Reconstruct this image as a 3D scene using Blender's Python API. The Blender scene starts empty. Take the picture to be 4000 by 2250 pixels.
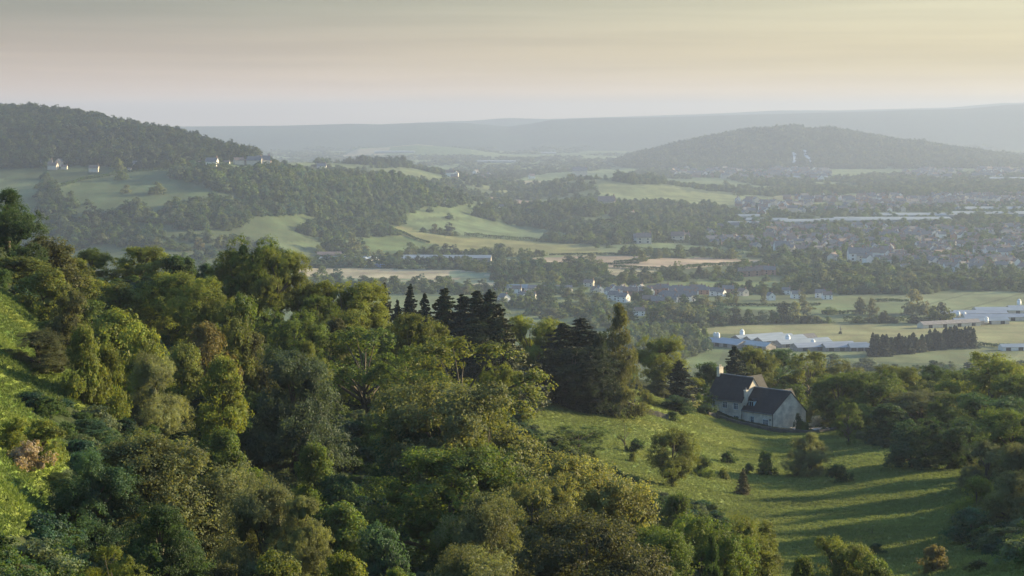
import bpy, bmesh, math, random
import numpy as np
from mathutils import Vector
rng = np.random.default_rng(7)
random.seed(7)
S = bpy.context.scene
COL = S.collection
R = math.radians

# ------------------------------------------------------------ camera, world, sun, exposure
SUN_AZ, SUN_EL = 64.0, 13.5      # degrees right of the viewing direction, above the horizon
FP, UC, VH = 5009.0, 1288.0, 300.0   # focal length, centre column and eye level on a 2576 px wide frame
cd = bpy.data.cameras.new('camera'); cam = bpy.data.objects.new('camera', cd); COL.objects.link(cam)
cd.sensor_width = 36.0; cd.lens = 70.0; cd.clip_start = 1.0; cd.clip_end = 60000.0
cd.shift_y = -(724.5 - VH) / 2576.0
cam.location = (0, 0, 0); cam.rotation_euler = (R(90), 0, 0)
S.camera = cam
S.view_settings.view_transform = 'Standard'; S.view_settings.look = 'None'
EXPO = 1.42; S.view_settings.exposure = EXPO; S.view_settings.gamma = 1.0
try: S.view_settings.use_curve_mapping = False
except Exception: pass
S.cycles.max_bounces = 6; S.cycles.diffuse_bounces = 2; S.cycles.glossy_bounces = 1
S.cycles.transmission_bounces = 2; S.cycles.volume_bounces = 1; S.cycles.transparent_max_bounces = 4
S.cycles.use_denoising = True

w = bpy.data.worlds.new('World'); S.world = w; w.use_nodes = True
nt = w.node_tree; N = nt.nodes; L = nt.links
bg = N['Background']
sky = N.new('ShaderNodeTexSky'); sky.sky_type = 'NISHITA'; sky.sun_disc = False
sky.sun_elevation = R(SUN_EL); sky.sun_rotation = R(SUN_AZ); sky.dust_density = 2.0; sky.air_density = 1.2; sky.altitude = 250
def mixc(nt, a, b, fac):
    m = nt.nodes.new('ShaderNodeMix'); m.data_type = 'RGBA'
    for s, v in ((0, fac), (6, a), (7, b)):
        if hasattr(v, 'is_linked'): nt.links.new(v, m.inputs[s])
        else: m.inputs[s].default_value = v if s == 0 else (*v, 1)
    return m.outputs[2]
def maprange(nt, v, a, b, c=0.0, d=1.0):
    m = nt.nodes.new('ShaderNodeMapRange'); m.interpolation_type = 'SMOOTHSTEP'
    nt.links.new(v, m.inputs[0])
    for i, x in enumerate((a, b, c, d)): m.inputs[1 + i].default_value = x
    return m.outputs[0]
tc = N.new('ShaderNodeTexCoord'); sep = N.new('ShaderNodeSeparateXYZ'); L.new(tc.outputs['Generated'], sep.inputs[0])
sx, sz = sep.outputs[0], sep.outputs[2]
nish = N.new('ShaderNodeVectorMath'); nish.operation = 'MULTIPLY'; L.new(sky.outputs[0], nish.inputs[0]); nish.inputs[1].default_value = (0.074, 0.096, 0.120)
az = maprange(nt, sx, -0.25, 0.30)            # from pinkish on the left to yellow towards the sun
e_ = 2.0 ** EXPO; q_ = lambda *c: tuple(x / e_ for x in c)
low = mixc(nt, q_(1.08, 0.76, 0.56), q_(1.06, 0.80, 0.50), az)
mid = mixc(nt, q_(0.60, 0.47, 0.35), q_(0.80, 0.65, 0.34), az)
top = mixc(nt, q_(0.33, 0.33, 0.26), q_(0.80, 0.74, 0.48), az)
c1 = mixc(nt, low, mid, maprange(nt, sz, 0.004, 0.030))
c2 = mixc(nt, c1, top, maprange(nt, sz, 0.024, 0.062))
mp = N.new('ShaderNodeMapping'); L.new(tc.outputs['Generated'], mp.inputs[0]); mp.inputs['Scale'].default_value = (3.0, 3.0, 90.0)
nz = N.new('ShaderNodeTexNoise'); L.new(mp.outputs[0], nz.inputs[0]); nz.inputs['Scale'].default_value = 1.6; nz.inputs['Detail'].default_value = 5
st = maprange(nt, nz.outputs[0], 0.35, 0.7, 0.92, 1.05)
vm = N.new('ShaderNodeVectorMath'); vm.operation = 'SCALE'; L.new(c2, vm.inputs[0]); L.new(st, vm.inputs[3])
fin = mixc(nt, vm.outputs[0], nish.outputs[0], maprange(nt, sz, 0.09, 0.26))
L.new(fin, bg.inputs[0]); bg.inputs[1].default_value = 1.0

sd = bpy.data.lights.new('sun', 'SUN'); so = bpy.data.objects.new('sun', sd); COL.objects.link(so)
sd.energy = 5.0; sd.angle = R(0.9); sd.color = (1.0, 0.79, 0.45)
sdir = Vector((math.sin(R(SUN_AZ)) * math.cos(R(SUN_EL)), math.cos(R(SUN_AZ)) * math.cos(R(SUN_EL)), math.sin(R(SUN_EL))))
so.rotation_euler = sdir.to_track_quat('Z', 'Y').to_euler()
HAZE = dict(density=1.0e-4, color=(0.385, 0.46, 0.64), g=0.25)

# ------------------------------------------------------------ helpers
def tag(o, label=None, cat=None, group=None, kind=None):
    if label: o['label'] = label
    if cat: o['category'] = cat
    if group: o['group'] = group
    if kind: o['kind'] = kind
    return o
def link(name, me, parent=None, loc=None):
    o = bpy.data.objects.new(name, me); COL.objects.link(o)
    if parent is not None: o.parent = parent
    if loc is not None: o.location = loc
    return o
def npmesh(name, V, F, mats, smooth=False, mi=None):
    """V (n,3), F (m,k) array of same-sized faces"""
    me = bpy.data.meshes.new(name); V = np.asarray(V, np.float32); F = np.asarray(F, np.int32)
    m, k = F.shape
    me.vertices.add(len(V)); me.vertices.foreach_set('co', V.ravel())
    me.loops.add(m * k); me.loops.foreach_set('vertex_index', F.ravel())
    me.polygons.add(m); me.polygons.foreach_set('loop_start', np.arange(0, m * k, k, dtype=np.int32))
    me.polygons.foreach_set('loop_total', np.full(m, k, np.int32))
    me.polygons.foreach_set('use_smooth', np.full(m, smooth))
    if not isinstance(mats, (list, tuple)): mats = [mats]
    for x in mats: me.materials.append(x)
    if mi is not None: me.polygons.foreach_set('material_index', np.asarray(mi, np.int32))
    me.update(); me.validate(); return me
class MB:
    """collects faces of any size into one mesh"""
    def __init__(s): s.v = []; s.f = []; s.m = []
    def poly(s, pts, mi=0):
        b = len(s.v); s.v += [tuple(p) for p in pts]; s.f.append(tuple(range(b, b + len(pts)))); s.m.append(mi)
    def hexa(s, p, mi=0):
        """8 points: bottom ring 0-3, top ring 4-7 (counter-clockwise from above)"""
        b = len(s.v); s.v += [tuple(q) for q in p]
        for f in ((3, 2, 1, 0), (4, 5, 6, 7), (0, 1, 5, 4), (1, 2, 6, 5), (2, 3, 7, 6), (3, 0, 4, 7)):
            s.f.append(tuple(b + i for i in f)); s.m.append(mi)
    def box(s, x0, x1, y0, y1, z0, z1, mi=0):
        s.hexa([(x0, y0, z0), (x1, y0, z0), (x1, y1, z0), (x0, y1, z0), (x0, y0, z1), (x1, y0, z1), (x1, y1, z1), (x0, y1, z1)], mi)
    def tube(s, path, radii, n=7, mi=0, cap=True):
        rings = []
        for i, (p, r) in enumerate(zip(path, radii)):
            p = Vector(p); a = Vector(path[max(i - 1, 0)]); c = Vector(path[min(i + 1, len(path) - 1)])
            d = (c - a).normalized(); u = d.orthogonal().normalized() if abs(d.z) > .99 else d.cross(Vector((0, 0, 1))).normalized(); v = d.cross(u)
            b = len(s.v); rings.append(b)
            for k in range(n):
                t = 2 * math.pi * k / n; s.v.append(tuple(p + (u * math.cos(t) + v * math.sin(t)) * r))
        for a, b in zip(rings, rings[1:]):
            for k in range(n): s.f.append((a + k, a + (k + 1) % n, b + (k + 1) % n, b + k)); s.m.append(mi)
        if cap:
            s.f.append(tuple(rings[0] + k for k in range(n))); s.m.append(mi)
            s.f.append(tuple(rings[-1] + k for k in reversed(range(n)))); s.m.append(mi)
    def mesh(s, name, mats, smooth=False):
        me = bpy.data.meshes.new(name); me.from_pydata(s.v, [], s.f)
        if not isinstance(mats, (list, tuple)): mats = [mats]
        for x in mats: me.materials.append(x)
        me.polygons.foreach_set('material_index', s.m)
        bm = bmesh.new(); bm.from_mesh(me); bmesh.ops.recalc_face_normals(bm, faces=bm.faces); bm.to_mesh(me); bm.free()
        if smooth: me.polygons.foreach_set('use_smooth', [True] * len(me.polygons))
        me.update(); return me
    def build(s, name, mats, parent=None, smooth=False): return link(name, s.mesh(name, mats, smooth), parent)
def copy_tree(o, parent=None):
    c = o.copy(); COL.objects.link(c); c.parent = parent
    for ch in o.children: copy_tree(ch, c)
    return c
ORD = ['first', 'second', 'third', 'fourth', 'fifth', 'sixth', 'seventh', 'eighth', 'ninth', 'tenth', 'eleventh', 'twelfth', 'thirteenth',
       'fourteenth', 'fifteenth', 'sixteenth', 'seventeenth', 'eighteenth', 'nineteenth', 'twentieth']
TENS = ['', '', 'twenty', 'thirty', 'forty', 'fifty', 'sixty', 'seventy', 'eighty', 'ninety']
def ordn(i):
    if i < 20: return ORD[i]
    t, o = divmod(i + 1, 10)
    return TENS[t] + ('-' + ORD[o - 1] if o else '').replace('', '') if o else TENS[t][:-1] + 'ieth'

# value noise in numpy
_perm = np.random.default_rng(3).random((256, 256))
def vnoise(x, y):
    x = np.asarray(x, float); y = np.asarray(y, float)
    xi = np.floor(x).astype(int); yi = np.floor(y).astype(int); fx = x - xi; fy = y - yi
    fx = fx * fx * (3 - 2 * fx); fy = fy * fy * (3 - 2 * fy)
    g = lambda a, b: _perm[a % 256, b % 256]
    return (g(xi, yi) * (1 - fx) + g(xi + 1, yi) * fx) * (1 - fy) + (g(xi, yi + 1) * (1 - fx) + g(xi + 1, yi + 1) * fx) * fy
def fbm(x, y, o=4):
    s = 0; a = 1; t = 0
    for i in range(o): s = s + a * vnoise(x * 2 ** i + 17 * i, y * 2 ** i + 31 * i); t += a; a *= .5
    return s / t - .5
def inpoly(px, py, poly):
    px = np.asarray(px); py = np.asarray(py); r = np.zeros(px.shape, bool); n = len(poly)
    for i in range(n):
        x0, y0 = poly[i]; x1, y1 = poly[(i + 1) % n]
        if y0 == y1: continue
        c = ((y0 > py) != (y1 > py)) & (px < (x1 - x0) * (py - y0) / (y1 - y0) + x0); r ^= c
    return r

# ------------------------------------------------------------ the lie of the land
# surveyed profiles: along bearings (u) the ground height at distances D; 'v' entries are sight-line angles turned into heights
def zz(D, v): return (VH - v) / FP * D
V_ = lambda *a: [(D, zz(D, v)) for D, v in a]
NEAR = {
 -600: [(8,-5),(60,-8),(100,-12),(150,-12),(250,-5),(350,-5),(500,-30),(700,-90),(1000,-150)],
 0: [(8,-4),(30,-12),(60,-16),(90,-21),(110,-21.8),(130,-22.7),(160,-22.6),(200,-20.5),(230,-18.8),(270,-17),(330,-22),(450,-60),(700,-120),(1000,-160)],
 200: [(8,-4),(30,-12),(60,-19),(90,-25),(130,-28),(160,-26.5),(180,-26),(220,-27),(260,-26),(300,-25.5),(350,-28),(450,-65),(700,-120),(1000,-160)],
 400: [(8,-4),(30,-12),(60,-20),(100,-28),(130,-32),(180,-34),(220,-35),(260,-32),(300,-31),(350,-33),(450,-70),(700,-122),(1000,-160)],
 700: [(8,-4),(30,-12),(60,-20),(100,-28),(130,-33),(180,-42),(240,-44),(280,-41),(320,-39),(370,-43),(450,-70),(700,-125),(1000,-160)],
 1000: [(8,-4),(30,-12),(60,-20),(100,-30),(150,-38),(200,-43),(260,-44),(320,-46),(380,-49),(430,-56),(500,-80),(700,-125),(1000,-160)],
 1300: [(8,-4),(30,-12),(60,-21),(100,-31),(150,-40),(200,-44),(260,-48),(300,-50.5),(350,-52),(400,-52.5),(430,-55),(500,-80),(700,-125),(1000,-160)],
 1600: [(8,-4),(30,-12),(60,-21),(100,-32),(150,-42),(200,-47),(260,-52),(300,-54),(350,-56.5),(400,-57),(430,-57.5),(470,-60),(550,-85),(700,-125),(1000,-160)],
 1850: [(8,-4),(30,-12),(60,-21),(100,-32),(150,-42),(200,-47.5),(260,-54),(300,-58),(370,-62),(430,-65.5),(480,-68),(550,-80),(700,-125),(1000,-160)],
 2000: [(8,-4),(30,-12),(60,-21),(100,-32),(150,-42),(200,-47),(260,-54),(300,-58),(370,-63),(430,-67),(480,-70),(560,-82),(700,-125),(1000,-160)],
 2300: [(8,-4),(30,-12),(60,-20),(100,-29),(150,-38),(200,-45.5),(260,-53),(320,-58),(370,-61.5),(430,-66),(500,-71),(600,-85),(750,-125),(1000,-160)],
 2576: [(8,-4),(30,-12),(60,-18),(100,-26),(150,-34),(200,-43),(260,-51),(320,-57),(370,-61),(430,-65),(500,-70),(600,-85),(750,-125),(1000,-160)],
 3200: [(8,-4),(60,-16),(100,-20),(150,-25),(250,-40),(400,-55),(500,-65),(600,-85),(750,-125),(1000,-160)],
}
MIDN = [(1300, -172), (1500, -178), (1900, -180)]
_h0 = V_((2350, 650), (2450, 600), (2650, 505), (2850, 440), (2950, 415), (3150, 350), (3400, 288), (3700, 285)) + [(4300, -60), (5200, -180)]
_pl = V_((2300, 692), (2450, 662))
FAR = {
 -600: _h0, 0: _h0,
 200: V_((2350, 655), (2450, 600), (2650, 507), (2850, 442), (2950, 417), (3150, 356), (3400, 297), (3650, 298)) + [(4300, -70), (5200, -180)],
 400: V_((2300, 660), (2450, 600), (2650, 510), (2850, 445), (2950, 420), (3150, 370), (3350, 334)) + [(3700, -60), (4300, -120), (5200, -180)],
 550: V_((2320, 665), (2450, 610), (2650, 520), (2850, 450), (2950, 422), (3100, 395), (3300, 372)) + [(3600, -90), (4300, -150), (5200, -180)],
 690: V_((2350, 668), (2550, 600), (2700, 540), (2850, 480), (3000, 428), (3100, 412), (3300, 410)) + [(3600, -110), (4200, -118)] + V_((4600, 400)) + [(5000, -130), (5600, -175)],
 800: V_((2300, 692), (2450, 662), (2600, 620), (2800, 560), (3000, 490), (3200, 436), (3300, 425)) + [(3600, -115)] + V_((4300, 430), (4700, 403)) + [(5200, -150), (5800, -180)],
 1000: V_((2300, 692), (2450, 664), (2750, 605), (2900, 575), (3100, 515), (3300, 462), (3450, 447)) + [(3800, -140)] + V_((4300, 455), (4800, 412)) + [(5300, -150), (6000, -180)],
 1200: V_((2300, 692), (2500, 660), (2750, 625), (3000, 585), (3250, 545), (3450, 515), (3600, 500)) + [(3900, -165)] + V_((4500, 480), (4900, 448)) + [(5300, -165), (6000, -180)],
 1300: V_((2300, 692), (2500, 660), (2750, 627), (3000, 598), (3400, 555), (3700, 530)) + [(4200, -175), (6000, -180)],
 1400: V_((2300, 692), (3000, 600), (3300, 566), (3500, 524), (3600, 517)) + [(3850, -176)] + V_((4300, 500), (4500, 470), (4650, 455)) + [(5000, -165), (5600, -180)],
 1500: V_((2300, 692), (3000, 600), (3300, 566), (3500, 530), (3650, 522)) + [(3900, -176)] + V_((4200, 500), (4400, 475), (4650, 449)) + [(5000, -160), (5600, -180)],
 1650: V_((2300, 692), (3300, 572), (3600, 550), (4000, 520), (4300, 490), (4600, 464), (4800, 457)) + [(5200, -170), (5700, -180)],
 1800: V_((2300, 692)) + [(4000, -180)] + V_((4500, 490), (4700, 481)) + [(5000, -178), (5600, -180)],
 1950: [(2300, -180), (6000, -180)], 3200: [(2300, -180), (6000, -180)],
}
LD = np.linspace(math.log(6), math.log(7000), 900)
UG = np.arange(-900, 3601, 15.0)
def _table(T, uvals, knots_extra, lo, hi):
    cols = sorted(T); A = []
    for u in cols:
        k = np.array(T[u]); A.append(np.interp(LD, np.log(k[:, 0]), k[:, 1]))
    A = np.array(A); out = np.empty((len(uvals), len(LD)))
    for j in range(len(LD)): out[:, j] = np.interp(uvals, cols, A[:, j])
    return out
def _blur(A, s, axis):
    r = int(3 * s) + 1; k = np.exp(-.5 * (np.arange(-r, r + 1) / s) ** 2); k /= k.sum()
    P = np.pad(A, [(r, r) if i == axis else (0, 0) for i in range(2)], mode='edge')
    return np.apply_along_axis(lambda x: np.convolve(x, k, 'valid'), axis, P)
_midf = [(k, z) for k, z in MIDN]
Tn = _table({u: p + _midf for u, p in NEAR.items()}, UG, None, 0, 0)
Tf = _table({u: _midf[:2] + [(1900, -180)] + [q for q in p if q[0] > 1950] + [(6900, -180)] for u, p in FAR.items()}, UG, None, 0, 0)
wt = np.clip((LD - math.log(1200)) / (math.log(1300) - math.log(1200)), 0, 1)[None, :]
TAB = Tn * (1 - wt) + Tf * wt
TAB = _blur(_blur(TAB, 2.5, 1), 1.6, 0)
CREST_R = [(1460, 432), (1550, 408), (1650, 380), (1750, 358), (1850, 338), (1950, 330), (2000, 326), (2060, 333), (2150, 340), (2250, 356), (2350, 370), (2450, 384), (2576, 403), (2750, 424), (2900, 433)]
CREST_F = [(-900, 318), (300, 320), (450, 318), (708, 316), (886, 311), (957, 312.5), (1010, 310), (1135, 309), (1170, 309), (1277, 318), (1334, 311), (1384, 302),
           (1508, 296.5), (1610, 296), (1721, 293.4), (1905, 287.4), (2185, 280.6), (2265, 277.4), (2425, 274), (2525, 264.6), (2576, 262), (3600, 255)]
CREST_G = [(-900, 330), (900, 320), (1050, 308), (1188, 303), (1277, 296.5), (1377, 299), (1472, 296), (1600, 292), (1805, 285), (1961, 277), (2100, 277), (2385, 270), (2525, 258), (3600, 257)]
CREST_H = [(-900, 400), (820, 400), (900, 374), (960, 371), (1050, 363), (1150, 372), (1250, 384), (1500, 400), (3600, 400)]
def sstep(x): x = np.clip(x, 0, 1); return x * x * (3 - 2 * x)
def ridge(u, D, crest, Df, D0, Db):
    c = np.interp(u, [a for a, b in crest], [b for a, b in crest]); zc = (VH - c) / FP * D0
    s = np.where(D < D0, sstep((D - Df) / (D0 - Df)), 1 - sstep((D - D0) / (Db - D0)))
    return np.maximum(zc + 180, 0) * s
def robin(u, D):
    return ridge(u, D, CREST_R, 6950, 8200, 9900)
def hUD(u, D):
    u = np.asarray(u, float); D = np.asarray(D, float)
    uc = np.clip(u, UG[0], UG[-1] - 1); l = np.log(np.clip(D, 6.1, 6990))
    a = (uc - UG[0]) / 15.0; b = (l - LD[0]) / (LD[1] - LD[0])
    i = np.clip(a.astype(int), 0, len(UG) - 2); j = np.clip(b.astype(int), 0, len(LD) - 2); fa = a - i; fb = b - j
    z = (TAB[i, j] * (1 - fa) + TAB[i + 1, j] * fa) * (1 - fb) + (TAB[i, j + 1] * (1 - fa) + TAB[i + 1, j + 1] * fa) * fb
    z = np.where(D > 6900, -180.0, z)
    z = z + robin(u, D) * (1 + .20 * fbm(u / 55, D / 300, 4))
    z = z + ridge(u, D, CREST_H, 9600, 10500, 11500) + ridge(u, D, CREST_F, 11000, 13500, 15300) + ridge(u, D, CREST_G, 15500, 17300, 19500)
    X = (u - UC) / FP * D
    n = fbm(X / 9, D / 9, 3) * np.interp(D, [0, 60, 100, 500, 700], [0, 0, .9, .9, 0]) * np.interp(u, [0, 420, 700], [.9, .9, .7])
    n = n + fbm(X / 160, D / 160, 3) * np.interp(D, [0, 700, 1800, 2600, 6500, 7200], [0, 0, 0, 9, 6, 0]) * (u < 1950)
    return z + n
def height(X, Y):
    X = np.asarray(X, float); Y = np.asarray(Y, float); Yc = np.maximum(Y, 40.0)
    z = hUD(UC + FP * X / Yc, np.maximum(Y, 8.0))
    return np.where(Y < 8, np.interp(Y, [-400, 0, 8], [6, -1.7, -3.2]) + 0 * z, z + swell(X, Y))
def H(x, y): return float(height(np.array([x]), np.array([y]))[0])
def at(u, D):
    x = (u - UC) / FP * D; return Vector((x, D, H(x, D)))
def hit(u, v, Dmin=1000.0, Dmax=24000.0):
    D = np.geomspace(Dmin, Dmax, 3000); zr = (VH - v) / FP * D; zt = hUD(np.full_like(D, u), D)
    k = np.nonzero(zt >= zr)[0]
    return float(D[k[0]]) if len(k) else Dmax
def uv_of(P): return UC + FP * P[..., 0] / P[..., 1], VH - FP * P[..., 2] / P[..., 1]

# reading frames: coordinates noted on enlarged crops of the photograph -> bearings
FR = {1: (0, 350, 1.8114), 2: (1100, 350, 1.8114), 3: (2400, 350, 1.61), 4: (0, 1050, 1.84), 5: (1200, 1050, 1.84), 6: (2500, 1100, 1.7173),
      7: (0, 1550, 1.3558), 8: (1700, 1550, 1.12), 9: (2700, 1250, 3.22), 10: (1950, 1050, 3.22), 11: (1100, 950, 3.22), 12: (3300, 1100, 3.68)}
def fr(k, pts):
    x0, y0, s = FR[k]; return [((x / s + x0) * .644, (y / s + y0) * .644) for x, y in pts]

# ------------------------------------------------------------ materials
def newmat(name):
    m = bpy.data.materials.new(name); m.use_nodes = True
    return m, m.node_tree, m.node_tree.nodes['Principled BSDF']
def leafmat(name, inst=False, trans=0.42, scale=0.9):
    m, nt, p = newmat(name); n = nt.nodes; l = nt.links
    if inst:
        a = n.new('ShaderNodeAttribute'); a.attribute_type = 'INSTANCER'; a.attribute_name = 'tint'; base = a.outputs[0]
    else:
        oi = n.new('ShaderNodeObjectInfo'); base = oi.outputs['Color']
    g = n.new('ShaderNodeNewGeometry')
    tx = n.new('ShaderNodeTexNoise'); tx.inputs['Scale'].default_value = scale; tx.inputs['Detail'].default_value = 2
    l.new(g.outputs['Position'], tx.inputs['Vector'])
    hv = n.new('ShaderNodeHueSaturation'); l.new(base, hv.inputs['Color'])
    l.new(maprange(nt, tx.outputs[0], .3, .7, .60, 1.25), hv.inputs['Value'])
    l.new(maprange(nt, g.outputs['Random Per Island'], 0, 1, .475, .52), hv.inputs['Hue'])
    p.inputs['Roughness'].default_value = .6; p.inputs['Specular IOR Level'].default_value = .25
    l.new(hv.outputs[0], p.inputs['Base Color'])
    tr = n.new('ShaderNodeBsdfTranslucent')
    vs = n.new('ShaderNodeVectorMath'); vs.operation = 'MULTIPLY'; l.new(hv.outputs[0], vs.inputs[0]); vs.inputs[1].default_value = (1.5, 1.35, .6)
    l.new(vs.outputs[0], tr.inputs[0])
    mx = n.new('ShaderNodeMixShader'); mx.inputs[0].default_value = trans
    l.new(p.outputs[0], mx.inputs[1]); l.new(tr.outputs[0], mx.inputs[2]); l.new(mx.outputs[0], n['Material Output'].inputs['Surface'])
    return m
def simple(name, c1, c2=None, scale=2.0, rough=.85, bump=0.0, detail=4, stretch=(1, 1, 1)):
    m, nt, p = newmat(name); n = nt.nodes; l = nt.links
    p.inputs['Roughness'].default_value = rough
    t = n.new('ShaderNodeTexCoord'); mp = n.new('ShaderNodeMapping'); mp.inputs['Scale'].default_value = stretch; l.new(t.outputs['Object'], mp.inputs[0])
    x = n.new('ShaderNodeTexNoise'); x.inputs['Scale'].default_value = scale; x.inputs['Detail'].default_value = detail; l.new(mp.outputs[0], x.inputs[0])
    c2 = c2 or tuple(min(1, a * 1.25) for a in c1)
    l.new(mixc(nt, c1, c2, maprange(nt, x.outputs[0], .3, .7)), p.inputs['Base Color'])
    if bump:
        b = n.new('ShaderNodeBump'); b.inputs['Strength'].default_value = bump; b.inputs['Distance'].default_value = .05
        l.new(x.outputs[0], b.inputs['Height']); l.new(b.outputs[0], p.inputs['Normal'])
    return m
def masonry(name, a, b, mortar, bw, rh, rough=.9):
    m, nt, p = newmat(name); n = nt.nodes; l = nt.links
    t = n.new('ShaderNodeTexCoord'); sp = n.new('ShaderNodeSeparateXYZ'); l.new(t.outputs['Object'], sp.inputs[0])
    ad = n.new('ShaderNodeMath'); ad.operation = 'ADD'; l.new(sp.outputs[0], ad.inputs[0])
    ng = n.new('ShaderNodeMath'); ng.operation = 'MULTIPLY'; ng.inputs[1].default_value = .6; l.new(sp.outputs[1], ng.inputs[0]); l.new(ng.outputs[0], ad.inputs[1])
    cb = n.new('ShaderNodeCombineXYZ'); l.new(ad.outputs[0], cb.inputs[0]); l.new(sp.outputs[2], cb.inputs[1])
    br = n.new('ShaderNodeTexBrick'); l.new(cb.outputs[0], br.inputs[0])
    br.inputs['Color1'].default_value = (*a, 1); br.inputs['Color2'].default_value = (*b, 1); br.inputs['Mortar'].default_value = (*mortar, 1)
    br.inputs['Scale'].default_value = 1; br.inputs['Brick Width'].default_value = bw; br.inputs['Row Height'].default_value = rh
    br.inputs['Mortar Size'].default_value = .02; br.inputs['Bias'].default_value = 0
    x = n.new('ShaderNodeTexNoise'); x.inputs['Scale'].default_value = .7; x.inputs['Detail'].default_value = 6; l.new(t.outputs['Object'], x.inputs[0])
    v = n.new('ShaderNodeVectorMath'); v.operation = 'SCALE'; l.new(br.outputs[0], v.inputs[0]); l.new(maprange(nt, x.outputs[0], .3, .7, .72, 1.15), v.inputs[3])
    l.new(v.outputs[0], p.inputs['Base Color']); p.inputs['Roughness'].default_value = rough
    b_ = n.new('ShaderNodeBump'); b_.inputs['Strength'].default_value = .4; b_.inputs['Distance'].default_value = .03
    l.new(br.outputs[1], b_.inputs['Height']); b_.invert = True; l.new(b_.outputs[0], p.inputs['Normal'])
    return m
M = {}
M['leaf'] = leafmat('leaf_near', scale=.45)
M['leaf_i'] = leafmat('leaf_instanced', inst=True, scale=.25)
M['leaf_far'] = leafmat('leaf_far', scale=.12, trans=.3)
M['leaf_far_i'] = leafmat('leaf_far_instanced', inst=True, scale=.12, trans=.3)
M['needle'] = leafmat('needle', trans=.12, scale=.6)
M['bark'] = simple('bark', (.055, .045, .032), (.12, .10, .075), 3, bump=.6, stretch=(1, 1, .2))
M['deadwood'] = simple('dead_wood', (.20, .18, .16), (.32, .29, .25), 3)
M['stone'] = masonry('limestone_wall', (.80, .72, .58), (.70, .63, .50), (.60, .54, .44), .42, .16)
M['stone_dark'] = masonry('weathered_stone', (.13, .12, .10), (.09, .085, .075), (.05, .05, .045), .35, .14)
M['roof'] = masonry('stone_tile_roof', (.030, .029, .031), (.018, .018, .021), (.009, .009, .010), .30, .16, .8)
M['white'] = simple('white_paint', (.72, .74, .74), (.80, .82, .82), 3, .5)
M['bluewhite'] = simple('pale_blue_paint', (.38, .55, .62), (.46, .62, .68), 3, .5)
M['render_white'] = simple('white_render', (.70, .68, .64), (.80, .78, .73), .6)
M['render_cream'] = simple('cream_render', (.52, .46, .37), (.62, .56, .46), .6)
M['brick'] = simple('red_brick', (.27, .15, .11), (.36, .22, .16), .6)
M['slate'] = simple('slate_tiles', (.13, .125, .125), (.21, .20, .195), .8)
M['tile'] = simple('brown_tiles', (.17, .125, .105), (.26, .19, .15), .8)
M['tin'] = simple('pale_sheet_roof', (.28, .31, .32), (.37, .40, .41), .25, .45, stretch=(.3, 3, 1))
M['tin_far'] = simple('weathered_pale_roof', (.22, .25, .26), (.30, .33, .34), .25, .6, stretch=(.3, 3, 1))
M['tin_grey'] = simple('grey_sheet_roof', (.26, .28, .31), (.36, .38, .41), .25, .5, stretch=(.3, 3, 1))
M['shed'] = simple('shed_cladding', (.20, .18, .17), (.30, .27, .25), .5)
M['dark'] = simple('dark_opening', (.02, .02, .02), (.035, .035, .035), 1)
M['lead'] = simple('lead_grey', (.16, .17, .18), (.24, .25, .26), 2, .5)
M['gravel'] = simple('drive_gravel', (.40, .34, .28), (.52, .45, .37), 3, bump=.3)
M['track'] = simple('ski_matting', (.50, .52, .50), (.62, .62, .60), .02)
M['bluecar'] = simple('blue_paint', (.10, .20, .42), (.13, .25, .50), 1, .4)
M['whitecar'] = simple('white_car_paint', (.7, .7, .7), (.8, .8, .8), 1, .3)
M['redcar'] = simple('red_paint', (.40, .08, .06), (.5, .1, .08), 1, .4)
g_, ntg, pg = newmat('window_glass'); pg.inputs['Base Color'].default_value = (.03, .045, .055, 1); pg.inputs['Roughness'].default_value = .08; pg.inputs['Specular IOR Level'].default_value = .9
M['glass'] = g_
def terrain_mat():
    m, nt, p = newmat('ground_cover'); n = nt.nodes; l = nt.links
    a = n.new('ShaderNodeAttribute'); a.attribute_name = 'cover'
    g = n.new('ShaderNodeNewGeometry')
    def noise(s, d, st=(1, 1, 1)):
        mp = n.new('ShaderNodeMapping'); mp.inputs['Scale'].default_value = st; l.new(g.outputs['Position'], mp.inputs[0])
        x = n.new('ShaderNodeTexNoise'); x.inputs['Scale'].default_value = s; x.inputs['Detail'].default_value = d; l.new(mp.outputs[0], x.inputs[0]); return x.outputs[0]
    v = n.new('ShaderNodeMath'); v.operation = 'MULTIPLY'
    l.new(maprange(nt, noise(1.1, 6), .3, .7, .72, 1.22), v.inputs[0]); l.new(maprange(nt, noise(.035, 5, (1, .35, 1)), .3, .7, .78, 1.2), v.inputs[1])
    hv = n.new('ShaderNodeHueSaturation'); l.new(a.outputs[0], hv.inputs['Color']); l.new(v.outputs[0], hv.inputs['Value'])
    l.new(maprange(nt, noise(.09, 4), .3, .7, .475, .52), hv.inputs['Hue'])
    l.new(hv.outputs[0], p.inputs['Base Color']); p.inputs['Roughness'].default_value = .95; p.inputs['Specular IOR Level'].default_value = .1
    b = n.new('ShaderNodeBump'); b.inputs['Strength'].default_value = .9; b.inputs['Distance'].default_value = .35; l.new(noise(1.6, 5), b.inputs['Height']); l.new(b.outputs[0], p.inputs['Normal'])
    return m
M['ground'] = terrain_mat()

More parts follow.
